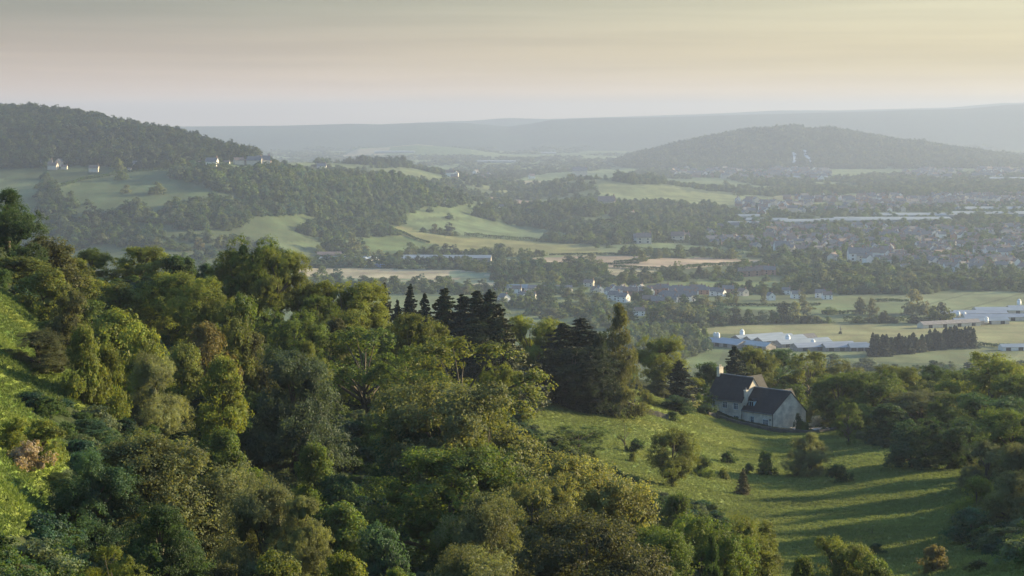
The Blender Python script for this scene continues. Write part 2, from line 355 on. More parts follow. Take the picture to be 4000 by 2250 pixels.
# ------------------------------------------------------------ fields (outlines on the land), then the ground sheets
FIELDS = [  # frame, outline, colour, colour2, label
 (2, [(700,960),(860,972),(1160,1038),(1500,1058),(2200,1098),(2285,1168),(1900,1176),(1500,1152),(1290,1146),(1050,1092),(930,1052),(830,1030),(770,985)], (.20,.22,.075), 'long bright yellow-green field sweeping down below the wooded spur'),
 (2, [(480,1055),(820,1038),(930,1055),(1050,1095),(1000,1135),(870,1150),(660,1165),(560,1105)], (.11,.17,.055), 'mid green pasture directly above the white farm buildings'),
 (2, [(1400,752),(1570,768),(1750,785),(1860,800),(1700,828),(1640,795),(1430,772)], (.34,.27,.16), 'thin tan field wedge beside the dark wooded knoll'),
 (2, [(-40,505),(200,512),(480,540),(650,600),(640,560),(900,560),(1180,640),(900,640),(520,575),(0,545)], (.15,.20,.075), 'pale green field on the ridge behind the spur'),
 (2, [(1740,1190),(2100,1178),(2600,1178),(2600,1236),(2250,1238),(1800,1226)], (.36,.31,.19), 'straw-coloured field right of the long bright field'),
 (3, [(-60,1062),(600,1056),(1060,1078),(800,1100),(600,1112),(350,1137),(-60,1117)], (.36,.31,.19), 'straw field in front of the poplars'),
 (3, [(-60,1124),(350,1142),(300,1165),(-60,1170)], (.30,.29,.16), 'narrow pale strip field below the straw field'),
 (2, [(80,1262),(1230,1275),(1560,1300),(1600,1340),(1530,1420),(1250,1405),(800,1375),(400,1338),(120,1320)], (.27,.27,.17), 'wide pale striped crop field below the farm'),
 (2, [(800,1240),(1250,1247),(1262,1266),(820,1262)], (.15,.21,.07), 'thin green strip field between two hedges'),
 (3, [(1570,1118),(1800,1122),(1792,1142),(1560,1155)], (.34,.30,.20), 'small pale field among the dense trees'),
 (3, [(300,1215),(700,1205),(1060,1208),(1062,1250),(330,1242)], (.15,.21,.07), 'bright green field above the village'),
 (3, [(-20,980),(300,965),(560,985),(820,1005),(820,1035),(60,1012)], (.13,.19,.075), 'green field left of the town edge'),
 (3, [(-100,590),(380,607),(460,640),(740,663),(990,700),(930,732),(600,722),(480,748),(300,702),(-100,690)], (.17,.22,.085), 'bright green hill pasture in the middle distance'),
 (3, [(1000,662),(1200,668),(1190,692),(1000,692)], (.20,.23,.10), 'small pale meadow before the far town'),
 (3, [(1310,662),(1745,668),(1745,684),(1310,682)], (.20,.23,.10), 'thin pale meadow strip before the far town'),
 (3, [(90,868),(250,872),(370,884),(250,896),(110,886)], (.24,.24,.09), 'yellow-green field patch between hedgerow trees'),
 (6, [(1560,112),(1930,82),(2650,62),(2650,190),(2300,180),(2080,205),(1960,165),(1650,135)], (.17,.22,.10), 'pale green crop field with tramlines behind the far farmyard'),
 (6, [(480,158),(1100,150),(1800,140),(1830,205),(1500,225),(1250,218),(1100,190),(520,190)], (.14,.20,.08), 'green pasture strip with lone ash trees'),
 (6, [(330,322),(800,284),(1500,282),(2110,280),(2650,270),(2650,420),(2280,415),(2200,360),(1620,380),(1555,450),(1240,440),(1240,380),(920,352),(470,352)], (.22,.24,.10), 'broad pale meadow behind the white-roofed barns'),
 (6, [(250,560),(290,530),(470,460),(560,455),(530,530),(360,580)], (.13,.19,.065), 'small green paddock below the plantation'),
 (1, [(1900,510),(2200,515),(2536,560),(2536,585),(2300,560),(1960,545)], (.15,.20,.08), 'pale green strip on the ridge beside the hill end'),
 (2, [(930,860),(1330,890),(1280,905),(1050,900),(900,925),(880,900)], (.13,.19,.075), 'small green field under the wooded spur'),
 (2, [(870,945),(1130,930),(1300,925),(1650,965),(1900,990),(2200,1060),(1800,1055),(1650,1062),(1300,1030),(1180,1010),(900,965)], (.12,.18,.075), 'blue-green pasture above the long bright field'),
]
MEADOW = [(1250,940),(1420,958),(1600,982),(1700,1015),(1800,1052),(1960,1092),(2110,1082),(2200,1122),(2330,1150),(2450,1180),(2440,1260),(2420,1340),(2480,1400),(2650,1440),(2650,1600),(1980,1600),(1900,1400),(1780,1270),(1650,1250),(1560,1190),(1450,1130),(1360,1100),(1300,1040)]
GSLOPE = [(-400,640),(0,725),(60,765),(120,830),(170,880),(195,925),(260,945),(330,1010),(380,1062),(300,1085),(150,1010),(60,1010),(95,1060),(180,1130),(175,1175),(130,1200),(125,1290),(100,1345),(0,1350),(-400,1350)]
FPOLY = [fr(k, p) for k, p, c, lb in FIELDS]
# leaf colours (albedo)
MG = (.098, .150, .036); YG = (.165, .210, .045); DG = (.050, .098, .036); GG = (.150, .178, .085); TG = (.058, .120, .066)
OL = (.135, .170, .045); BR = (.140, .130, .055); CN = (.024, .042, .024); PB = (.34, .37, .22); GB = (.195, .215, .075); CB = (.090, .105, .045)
NEARTREES = [
 # kind, u, vtop, width, D, tint, label
 ('willow', 22, 466, 185, 258, DG, 'big dark round-headed tree cut by the left edge on the skyline'),
 ('bushy', 110, 585, 170, 262, CB, 'brown-green thorn tree just below the big dark edge tree'),
 ('bushy', 185, 640, 120, 275, OL, 'olive bushy tree sloping down right of the brown-green thorn'),
 ('bushy', 30, 640, 150, 240, OL, 'olive hawthorn at the left edge under the dark tree'),
 ('bushy', 115, 665, 130, 225, OL, 'tall olive thorn overlapping the grass slope top'),
 ('bushy', 175, 720, 90, 218, CB, 'brownish thorn at the right end of the grass slope top'),
 ('willow', 97, 822, 178, -950, CB, 'round brown-green hawthorn standing alone on the grass slope'),
 ('bushy', 210, 800, 90, 175, OL, 'narrow olive thorn behind the lone round hawthorn'),
 ('broad', 232, 618, 85, 325, MG, 'small green tree on the skyline with a rounded top, left of the yellow one'),
 ('broad', 350, 612, 125, 325, YG, 'bright yellow-green tree on the left skyline'),
 ('bushy', 446, 633, 120, 322, DG, 'dark low-domed tree on the skyline beside the yellow-green one'),
 ('bushy', 520, 655, 60, 322, TG, 'small dark bush between the dark dome and the tall tree'),
 ('broad', 585, 625, 105, 305, OL, 'olive left companion of the tall skyline tree'),
 ('broad', 652, 583, 120, 302, MG, 'tallest tree of the left skyline with a flat-topped crown'),
 ('broad', 700, 620, 105, 296, OL, 'olive right half leaning against the tallest skyline tree'),
 ('broad', 762, 698, 85, 300, OL, 'small olive tree right of the tallest skyline tree'),
 ('broad', 430, 672, 165, 265, YG, 'sunlit lumpy oak in the middle of the left wood'),
 ('broad', 510, 690, 130, 255, YG, 'lower bright shoulder tree right of the lumpy oak'),
 ('bushy', 600, 728, 105, 255, MG, 'mid green tree under the tallest skyline tree'),
 ('bushy', 300, 702, 130, 262, OL, 'olive bush left behind the lumpy oak'),
 ('bushy', 235, 745, 110, 240, MG, 'green bush above the yellow scrub on the left'),
 ('bushy', 285, 765, 150, 215, YG, 'spreading yellow-green thorn with a jagged flat top'),
 ('bushy', 360, 800, 110, 205, YG, 'yellow-green thorn falling right of the jagged one'),
 ('bushy', 270, 850, 80, 178, YG, 'small yellow bush beside the dark grey-topped thicket'),
 ('willow', 385, 868, 150, 188, GG, 'dark thicket tree with a greyish brown top'),
 ('bushy', 455, 850, 110, 200, OL, 'olive bush right of the grey-topped thicket'),
 ('bushy', 520, 800, 110, 225, BR, 'rusty brown thorn in the centre of the left wood'),
 ('bushy', 590, 790, 100, 230, OL, 'olive thorn right of the rusty brown thorn'),
 ('bushy', 560, 880, 110, 195, YG, 'yellow-green bush below the rusty brown thorn'),
 ('bushy', 640, 820, 90, 232, CB, 'dull brown bush left of the grey-green giant'),
 ('broad', 735, 765, 130, 250, MG, 'green rounded tree behind the grey-green giant'),
 ('broad', 860, 700, 165, 300, YG, 'wide sunlit tree on the skyline left of the conifers'),
 ('broad', 910, 697, 100, 305, YG, 'upright sunlit tree touching the first dark conifer'),
 ('broad', 800, 735, 90, 292, MG, 'green skyline tree left of the wide sunlit one'),
 ('bushy', 845, 790, 80, 270, CB, 'dull bush below the wide sunlit skyline tree'),
 ('willow', 752, 872, 288, 205, (.075, .115, .075), 'huge dark blue-green tree with soft dense foliage'),
 ('willow', 775, 850, 110, 225, OL, 'pale crown tip rising behind the dark blue-green tree'),
 ('airy', 915, 812, 243, 250, MG, 'large dark ash in the middle wood with open lower branches'),
 ('broad', 1035, 778, 150, 262, OL, 'sunlit ash top touching the dark conifers'),
 ('airy', 1030, 860, 110, 235, MG, 'slim ash between the two large ashes'),
 ('airy', 1150, 842, 300, 225, OL, 'wide domed ash with pale sunlit tips before the conifers'),
 ('broad', 1262, 905, 76, 232, YG, 'sunlit right edge of the domed ash in brighter leaf colour, by the meadow'),  # sunlit rim of the ash, its light put into a yellower leaf tint
 ('broad', 1150, 945, 320, 178, GG, 'massive grey-green tree filling the centre of the wood'),
 ('airy', 1222, 1010, 180, 180, OL, 'sunlit right flank tree of the massive central tree'),
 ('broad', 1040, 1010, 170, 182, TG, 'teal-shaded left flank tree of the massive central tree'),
 ('broad', 1120, 1110, 307, 160, MG, 'mid green tree in front of the massive central tree'),
 ('bushy', 970, 975, 80, 210, MG, 'small green tree between the giant and the central tree'),
 ('cone', 967, 708, 74, 382, CN, 'slim dark conifer, westmost of the skyline conifers'),
 ('cone', 1000, 750, 57, 380, CN, 'short dark conifer between the two slim skyline conifers'),
 ('cone', 1032, 710, 85, 382, CN, 'second tall slim dark conifer on the skyline'),
 ('cone', 1068, 735, 91, 376, CN, 'broad short conifer right beside the second slim one'),
 ('cone', 1118, 720, 163, 376, (.03, .055, .022), 'wide twin-topped dark green conifer left of the big group'),
 ('cone', 1165, 735, 183, 372, CN, 'left spire of the big black conifer group'),
 ('cone', 1200, 728, 198, 366, CN, 'tall middle spire of the big black conifer group'),
 ('cone', 1232, 724, 198, 360, CN, 'tallest spire of the big black conifer group'),
 ('cone', 1262, 790, 214, 352, CB, 'brownish lower conifer at the right of the black group'),
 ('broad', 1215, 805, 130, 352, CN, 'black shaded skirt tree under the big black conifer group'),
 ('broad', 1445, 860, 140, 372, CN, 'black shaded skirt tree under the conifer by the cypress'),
 ('broad', 1335, 788, 125, 385, YG, 'light yellow-green tree between the two dark conifer groups'),
 ('cone', 1415, 810, 209, 380, CN, 'dark wide conifer left of the weeping cypress'),
 ('cone', 1460, 796, 243, 384, CN, 'dark blue-green conifer with a ragged top by the cypress'),
 ('weep', 1556, 757, 110, 376, CB, 'tall brown-green weeping cypress above the meadow wall'),
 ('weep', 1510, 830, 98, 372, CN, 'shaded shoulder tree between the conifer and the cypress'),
 ('broad', 1661, 837, 106, 440, YG, 'neat round green tree standing right of the weeping cypress'),
 ('cone', 1708, 903, 105, 432, CN, 'dark broad cone conifer left of the farmhouse'),
 ('cone', 1848, 868, 112, 475, CN, 'dark spruce rising behind the farmhouse chimney'),
 ('bushy', 1785, 905, 100, 465, DG, 'dark rounded bush tree behind the left end of the farmhouse'),
 ('bushy', 1752, 945, 70, 440, YG, 'yellow-green garden tree behind the pale blossoming one'),
 ('sapling', 1742, 968, 66, 420, PB, 'pale cream-leaved garden tree at the left of the farmhouse'),
 ('bushy', 1655, 955, 60, 428, CB, 'brown garden bush beyond the field wall'),
 ('bushy', 1700, 990, 90, 408, DG, 'green garden bush beside the cream-leaved tree'),
 ('bushy', 1630, 985, 50, 405, OL, 'small olive bush by the field wall below the cypress'),
 ('broad', 1895, 868, 110, 490, OL, 'olive treetop behind the farmhouse roof, right of the spruce'),
 ('broad', 1960, 872, 120, 500, TG, 'teal green tree behind the farmhouse ridge'),
 ('airy', 2035, 880, 110, 480, OL, 'open brown-green tree above the gable end'),
 ('broad', 2095, 895, 110, 490, GG, 'greyish tree in the belt right of the gable'),
 ('broad', 2110, 935, 130, 430, MG, 'rounded dark tree right of the farmhouse, sunlit top'),
 ('broad', 2195, 925, 140, 428, MG, 'large round tree with a bright top right of the farmhouse'),
 ('bushy', 2010, 960, 75, 452, MG, 'small tree directly behind the gable wall'),
 ('broad', 2270, 915, 130, 450, OL, 'olive tree behind the large round tree'),
 ('broad', 2345, 915, 110, 470, DG, 'dark treetop in the far belt on the right'),
 ('broad', 2430, 920, 120, 450, MG, 'green tree left of the tall bright one on the right'),
 ('broad', 2490, 885, 170, 420, YG, 'tall bright yellow-green tree near the right edge skyline'),
 ('broad', 2575, 930, 130, 400, MG, 'green tree cut by the right edge on the skyline'),
 ('broad', 2320, 975, 150, 400, GG, 'soft grey-green tree in the right wood'),
 ('broad', 2405, 985, 130, 385, MG, 'green tree below the tall bright one'),
 ('bushy', 2235, 1010, 120, 390, DG, 'dark bush tree at the edge of the right wood'),
 ('bushy', 2290, 1052, 115, 340, TG, 'dark teal bush at the meadow edge in the right wood'),
 ('bushy', 2165, 1010, 90, 410, MG, 'green bush tree right of the golden garden cone'),
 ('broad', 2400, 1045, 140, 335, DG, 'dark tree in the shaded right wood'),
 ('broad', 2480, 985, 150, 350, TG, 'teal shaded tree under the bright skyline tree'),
 ('broad', 2545, 1020, 150, 320, MG, 'broad green tree at the right edge halfway down'),
 ('willow', 2480, 1100, 130, 295, GG, 'grey-green willow in the right wood'),
 ('willow', 2560, 1100, 130, 270, GG, 'grey-green willow cut by the right edge'),
 ('bushy', 2455, 1190, 90, 255, YG, 'sunlit bush at the meadow corner on the right'),
 ('willow', 2550, 1180, 150, 232, GG, 'large grey-green sallow at the lower right edge'),
 ('bushy', 2440, 1270, 100, 225, TG, 'dark lower bush under the large sallow'),
 ('bushy', 2535, 1320, 110, 205, DG, 'dark bush at the bottom of the right edge'),
 ('broad', 1692, 1076, 112, -1225, OL, 'stout conical tree standing in the meadow'),
 ('bushy', 1768, 1140, 50, -1198, MG, 'small green bush right behind the stout meadow tree'),
 ('airy', 1452, 1070, 150, -1150, MG, 'wide green thorn at the meadow edge above the front trees'),
 ('sapling', 1572, 1042, 38, -1132, OL, 'thin wispy sapling in the meadow'),
 ('willow', 2040, 1082, 105, -1197, GG, 'soft grey-green tree on the meadow below the gable'),
 ('broad', 1440, 1128, 256, 158, GB, 'big sunlit tree with fine golden leaves in the front middle'),
 ('broad', 1350, 1180, 160, 152, GB, 'golden left half of the big sunlit front tree'),
 ('broad', 1565, 1215, 160, 158, GB, 'golden right half of the big sunlit front tree'),
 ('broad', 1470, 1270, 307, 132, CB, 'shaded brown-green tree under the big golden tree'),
 ('willow', 1215, 1218, 256, 138, GG, 'pale silvery green tree in the front middle'),
 ('willow', 1195, 1345, 281, 112, GG, 'pale silvery bush at the bottom edge, left of centre'),
 ('bushy', 1712, 1228, 90, 212, MG, 'green bush behind the dark front trees at the meadow'),
 ('willow', 390, 1083, 422, 132, GG, 'very large dome-shaped grey sallow at the front left'),
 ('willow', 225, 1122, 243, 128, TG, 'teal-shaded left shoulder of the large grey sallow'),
 ('willow', 560, 1150, 243, 134, GG, 'sunlit right shoulder of the large grey sallow'),
 ('willow', 660, 1180, 230, 120, GG, 'grey sallow lower down with golden flank'),
 ('willow', 755, 1235, 140, 118, GG, 'small grey sallow at the end of the sallow row'),
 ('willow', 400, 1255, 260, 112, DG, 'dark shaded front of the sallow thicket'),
 ('bushy', 865, 1250, 170, 150, MG, 'bright green bramble mound running down right of the sallows'),
 ('bushy', 960, 1300, 120, 142, TG, 'dark green bramble mound below the bright one'),
 ('bushy', 790, 1100, 120, 188, MG, 'ivy-wrapped dead tree in the dark hollow'),
 ('bushy', 830, 1180, 140, 170, DG, 'dark bush at the foot of the ivy-wrapped tree'),
 ('airy', 282, 1365, 110, 92, YG, 'feathery yellow-green sapling poking up at the bottom left'),
 ('bushy', 40, 1408, 130, 88, GG, 'pale bush in the bottom left corner'),
 ('bushy', 690, 1365, 150, 100, OL, 'yellow-olive bush along the bottom edge'),
 ('bushy', 560, 1400, 110, 100, CB, 'brown-olive bush along the bottom edge, left of the yellow-olive one'),
 ('bushy', 855, 1375, 130, 104, YG, 'yellow-green bush at the bottom edge, left of the round one'),
 ('bushy', 1000, 1415, 90, 104, MG, 'small round green bush on the bottom edge'),
 ('broad', 1640, 1310, 190, 142, MG, 'dark green tree at the left of the ivy-draped group'),
 ('broad', 1760, 1285, 180, 148, MG, 'rounded tree with sunlit top in the ivy-draped group'),
 ('weep', 1790, 1335, 80, 135, DG, 'ivy-draped trunk hanging dark in the front group'),
 ('broad', 1885, 1278, 130, 152, OL, 'right sunlit tree of the ivy-draped group'),
 ('broad', 2105, 1345, 130, 165, OL, 'sunlit tree at the bottom of the meadow'),
 ('bushy', 2200, 1385, 110, 162, MG, 'green bush right of the sunlit bottom tree'),
 ('bushy', 2020, 1385, 90, 160, MG, 'green bush left of the sunlit bottom tree'),
 ('airy', 2135, 1010, 60, 385, MG, 'open light tree standing before the right wood'),
 ('bushy', 140, 1180, 80, 140, MG, 'green bush beside the bleached dead scrub'),
 ('bushy', 105, 1045, 110, 145, YG, 'yellow scrub row on the left slope'),
 ('bushy', 35, 1040, 80, 140, YG, 'yellow-green scrub at the left edge below the hawthorn'),
 ('bushy', 230, 1050, 110, 165, TG, 'teal bramble clump on the slope'),
 ('bushy', 320, 1095, 110, 160, DG, 'dark bramble clump above the grey sallow'),
 ('bushy', 480, 970, 120, 200, TG, 'dark teal thicket in the hollow of the left wood'),
 ('bushy', 580, 985, 110, 205, DG, 'dark thicket left of the blue-green giant'),
 ('bushy', 560, 1065, 130, 180, MG, 'green bramble mound in the hollow'),
]
NEARSHRUBS = [
 ('shrub', 1602, 1100, 55, -1140, DG, 'dark round shrub beside the wispy sapling'),
 ('shrub', 1590, 1135, 28, -1162, OL, 'tiny olive shrub under the wispy sapling'),
 ('shrub', 1829, 1130, 46, -1165, DG, 'small flat-topped dark shrub in the upper meadow'),
 ('shrub', 1884, 1160, 34, -1192, DG, 'small shrub left of the pointed dark shrub'),
 ('shrub', 1928, 1128, 58, -1195, DG, 'pointed dark shrub in the middle of the meadow'),
 ('shrub', 1821, 1172, 32, -1205, OL, 'little olive shrub in the meadow hollow'),
 ('cone', 1869, 1176, 42, -1245, BR, 'small brownish pointed conifer in the meadow'),
 ('shrub', 2104, 1162, 78, -1215, DG, 'compact round dark shrub below the grey-green tree'),
 ('shrub', 2352, 1362, 82, -1440, BR, 'pinkish brown thorn shrub at the lower right of the meadow'),
 ('shrub', 2468, 1402, 84, -1470, CB, 'brown shrub in the bottom right corner of the meadow'),
 ('sapling', 2195, 1318, 34, -1345, GG, 'faint thin sapling in the lower meadow'),
 ('bushy', 2210, 1362, 40, -1395, DG, 'low dark sprig in the lower meadow'),
 ('shrub', 2042, 1010, 40, 440, GB, 'golden round shrub just right of the gable'),
 ('cone', 2093, 1008, 42, 438, GB, 'golden conical shrub beside the drive'),
 ('shrub', 2054, 1042, 42, 436, (.55, .52, .48), 'white blossoming shrub by the drive'),
 ('shrub', 2075, 1058, 40, 432, OL, 'olive shrub in front of the white blossoming one'),
 ('shrub', 2112, 1042, 34, 436, BR, 'brown shrub at the end of the drive'),
 ('shrub', 2022, 1056, 50, 424, (.06, .12, .025), 'clipped bright green hedge bush at the gable foot'),
 ('shrub', 2010, 1035, 26, 426, DG, 'dark climber bush against the gable wall'),
 ('shrub', 1774, 1012, 84, 424, DG, 'dark spreading shrub hiding the left foot of the farmhouse'),
 ('shrub', 1852, 1046, 26, 430, DG, 'small dark bush under the farmhouse ground-floor window'),
 ('shrub', 1866, 1052, 18, 429, DG, 'very small dark bush right of the one under the window'),
 ('shrub', 1690, 1030, 50, 392, MG, 'green shrub along the field wall'),
 ('shrub', 1760, 985, 30, 425, MG, 'shrub climbing near the farmhouse left corner'),
 ('shrub', 60, 1100, 120, -1185, (.36, .30, .22), 'bleached pinkish-brown dead scrub patch on the left grass slope'),
]
WK = dict(broad=1.35, airy=1.35, willow=1.3, bushy=1.35, weep=1.35, far=1.3, farcone=1.25, farcol=1.2)
def wk(kind, u, D): return 1.5 if (u < 720 and D < 290 and kind == 'bushy') else WK.get(kind, 1)
ASP = dict(broad=1.9, airy=1.9, willow=1.6, bushy=1.6, cone=3.6, weep=4.2, column=3.4, sapling=5, shrub=1.4, far=1.6, farcone=3, farcol=4)
# the wooded ground rises under the canopy: local swells fitted to the heights of the trees that stand on it
GX = np.arange(-150, 220, 3.0); GY = np.arange(60, 520, 3.0)
def _swell():
    gx, gy = np.meshgrid(GX, GY); num = np.zeros(gx.shape); den = np.full(gx.shape, .12)
    for kind, u, vt, wp, D, *_ in NEARTREES:
        if D < 0: continue
        x = (u - UC) / FP * D; h = zz(D, vt) - float(hUD(np.array([u]), np.array([float(D)]))[0]); want = 1.15 * ASP[kind] * wk(kind, u, D) * wp / FP * D / 2
        d = max(0.0, h - want * 1.05); k = np.exp(-.5 * ((gx - x) ** 2 + (gy - D) ** 2) / 8.0 ** 2); num += k * d; den += k
    c = num / den; z = hUD(UC + FP * gx / gy, gy); u, v = UC + FP * gx / gy, VH - FP * z / gy
    m = (~(inpoly(u, v, MEADOW) | inpoly(u, v, GSLOPE))).astype(float)
    hs = ((u > 1740) & (u < 2130) & (gy > 404) & (gy < 465)); m[hs] = 0
    m = _blur(_blur(m, 3.0, 0), 3.0, 1) * np.clip(u / 230, .3, 1)
    m[hs] = 0; m = _blur(_blur(m, 1.0, 0), 1.0, 1)
    return np.clip(c * m * .95, 0, 12)
SW = None
def swell(X, Y):
    if SW is None: return 0.0
    a = np.clip((X - GX[0]) / 3.0, 0, len(GX) - 1.001); b = np.clip((Y - GY[0]) / 3.0, 0, len(GY) - 1.001); i = a.astype(int); j = b.astype(int); fa = a - i; fb = b - j
    r = (SW[j, i] * (1 - fa) + SW[j, i + 1] * fa) * (1 - fb) + (SW[j + 1, i] * (1 - fa) + SW[j + 1, i + 1] * fa) * fb
    return np.where((Y > 60) & (Y < 519) & (X > -150) & (X < 219), r, 0.0)
SW = _swell()
def build_ground():
    us = np.concatenate([np.linspace(-9000, -700, 40), np.linspace(-650, -20, 40), np.arange(0, 2580, 4.0), np.linspace(2600, 3300, 50), np.linspace(3400, 11500, 40)])
    ds = [-400, -200, -60, 0, 8, 20, 35, 50, 65, 80]
    D = 90.0
    while D < 520: ds.append(D); D += max(.9, D * .0085)
    while D < 1300: ds.append(D); D += 25
    while D < 5600:
        ds.append(D); D += D * D * 1.15 / (FP * 180) * (2.0)
    while D < 9000: ds.append(D); D += 70
    while D < 21200: ds.append(D); D += 220
    ds = np.array(ds)
    U, DD = np.meshgrid(us, ds); Yc = np.maximum(DD, 40.0)
    X = (U - UC) / FP * (Yc + np.where(np.abs(U - 1288) > 1950, 100, 0)); X = np.clip(X, -11500, 11500)
    Z = height(X, DD); ur = UC + FP * X / Yc
    P = np.stack([X, DD, Z], -1); uu, vv = ur, VH - FP * Z / Yc
    n1 = fbm(X / 60, DD / 60, 4); n2 = fbm(X / 300, DD / 500, 4)
    c = np.empty(P.shape); c[:] = (.082, .115, .052)
    c *= (1 + .5 * n1[..., None]); c += np.clip(n2, 0, 1)[..., None] * np.array((.08, .05, .03)) * (DD > 1200)[..., None]
    Xr = X * .9 - DD * .35 + 40 * fbm(X / 300, DD / 300, 2); Yr = DD * .9 + X * .3 + 60 * fbm(X / 280 + 5, DD / 260, 2)
    pk = vnoise(np.floor(Xr / 190) * 3.71 + .5, np.floor(Yr / 230) * 5.37 + .5)
    c = np.where((DD > 1250)[..., None], c * (.72 + .7 * pk)[..., None] + np.clip(pk - .62, 0, 1)[..., None] * np.array((.25, .20, .10)), c)
    # far plain: a patchwork seen at grazing angle
    cell = vnoise(np.floor(X / 210 + 7) * 3.7, np.floor(DD / 420) * 5.3)
    pc = np.where((cell > .78)[..., None], np.array((.26, .24, .15)), np.where((cell > .5)[..., None], np.array((.14, .19, .08)), np.array((.09, .14, .06))))
    c = np.where(((DD > 5200))[..., None], pc, c)
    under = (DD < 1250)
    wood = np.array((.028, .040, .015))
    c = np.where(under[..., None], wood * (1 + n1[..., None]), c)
    mead = inpoly(uu, vv, MEADOW) & (DD < 600); slope = inpoly(uu, vv, GSLOPE) & (DD < 330) & (DD > 85)
    mg = np.array((.150, .190, .050)) * (1 + .6 * fbm(X / 14, DD / 8, 4)[..., None]) + np.array((.10, .08, .01)) * np.clip(fbm(X / 26 + 9, DD / 11, 4) * 1.6, 0, .5)[..., None]
    c = np.where((mead)[..., None], mg, c)
    c = np.where((slope)[..., None], mg * np.array((.72, .82, .62)), c)
    fid = np.full(U.shape, -1)
    for i, (poly, F) in enumerate(zip(FPOLY, FIELDS)):
        ins = inpoly(uu, vv, poly) & (DD > 1150) & (DD < 6500)
        fid[ins] = i
        col = np.array(F[2]) * np.array((1.0, .92, 1.05))
        st = fbm(X / 130 + i, DD / 22 + i * 3, 4)[..., None]
        if i == 7: col = np.where((((uu < 1130) & (vv < 700)) | (vv < 683) | (fbm(X / 90, DD / 14, 3) > .16))[..., None], np.array((.36, .32, .21)), np.array((.18, .23, .14)))
        cc = col * (1 + .75 * st)
        if i == 16:
            q = np.abs((X * .86 - DD * .5) % 46 - 23); cc = np.where((q < 1.6)[..., None], cc * .55, cc)
        c = np.where(ins[..., None], cc, c)
    c = np.where((DD > 11200)[..., None], np.array((.030, .050, .035)) * (1 + n2[..., None]), c)
    c = np.clip(c, .01, .6)
    nv, nu = U.shape
    idx = np.arange(nv * nu).reshape(nv, nu)
    F4 = np.stack([idx[:-1, :-1], idx[:-1, 1:], idx[1:, 1:], idx[1:, :-1]], -1).reshape(-1, 4)
    ff = fid[:-1, :-1].ravel(); Df = DD[:-1, :-1].ravel(); Uf = ur[:-1, :-1].ravel()
    mf = mead[:-1, :-1].ravel(); sf = slope[:-1, :-1].ravel()
    reg = np.where(mf, 1, np.where(sf, 2, 0))
    reg = np.where((Df > 2250) & (Df < 6500) & (Uf < 1260) & (ff < 0), 3, reg)
    reg = np.where((Df >= 6900) & (Df < 9900) & (Uf > 1450) & (Uf < 2900), 4, reg)
    reg = np.where(Df > 11000, 5, reg)
    reg = np.where(ff >= 0, 10 + ff, reg)
    Pf = P.reshape(-1, 3); Cf = c.reshape(-1, 3)
    names = {0: ('ground', 'rough grassland and plain filling the vale between the woods'), 1: ('meadow', 'rough grass meadow in front of the stone farmhouse'),
             2: ('grass_slope', 'steep sunlit grass slope at the left edge'), 3: ('hillside', 'green hillside under the wooded hill on the left'),
             4: ('hill', 'ground of the wooded hill rising beyond the town'), 5: ('far_hills', 'long hazy ridge closing the horizon')}
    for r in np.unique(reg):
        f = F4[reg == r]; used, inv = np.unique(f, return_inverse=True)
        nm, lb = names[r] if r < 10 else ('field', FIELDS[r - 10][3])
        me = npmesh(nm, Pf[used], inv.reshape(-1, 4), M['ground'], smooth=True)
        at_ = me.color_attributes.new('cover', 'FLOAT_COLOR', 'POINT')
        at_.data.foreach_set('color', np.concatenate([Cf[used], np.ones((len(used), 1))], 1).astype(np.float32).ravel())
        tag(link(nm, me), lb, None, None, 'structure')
build_ground()

# ------------------------------------------------------------ haze: one closed box of even air round everything
def build_haze():
    b = MB(); b.box(-14000, 14000, -1500, 21600, -200, 168)
    m = bpy.data.materials.new('haze'); m.use_nodes = True; n = m.node_tree.nodes; n.clear()
    out = n.new('ShaderNodeOutputMaterial'); v = n.new('ShaderNodeVolumePrincipled')
    v.inputs['Color'].default_value = (*HAZE['color'], 1); v.inputs['Density'].default_value = HAZE['density']; v.inputs['Anisotropy'].default_value = HAZE['g']
    m.node_tree.links.new(v.outputs[0], out.inputs['Volume'])
    o = b.build('haze', m); tag(o, 'pale evening haze filling the vale', None, None, 'stuff')
build_haze()

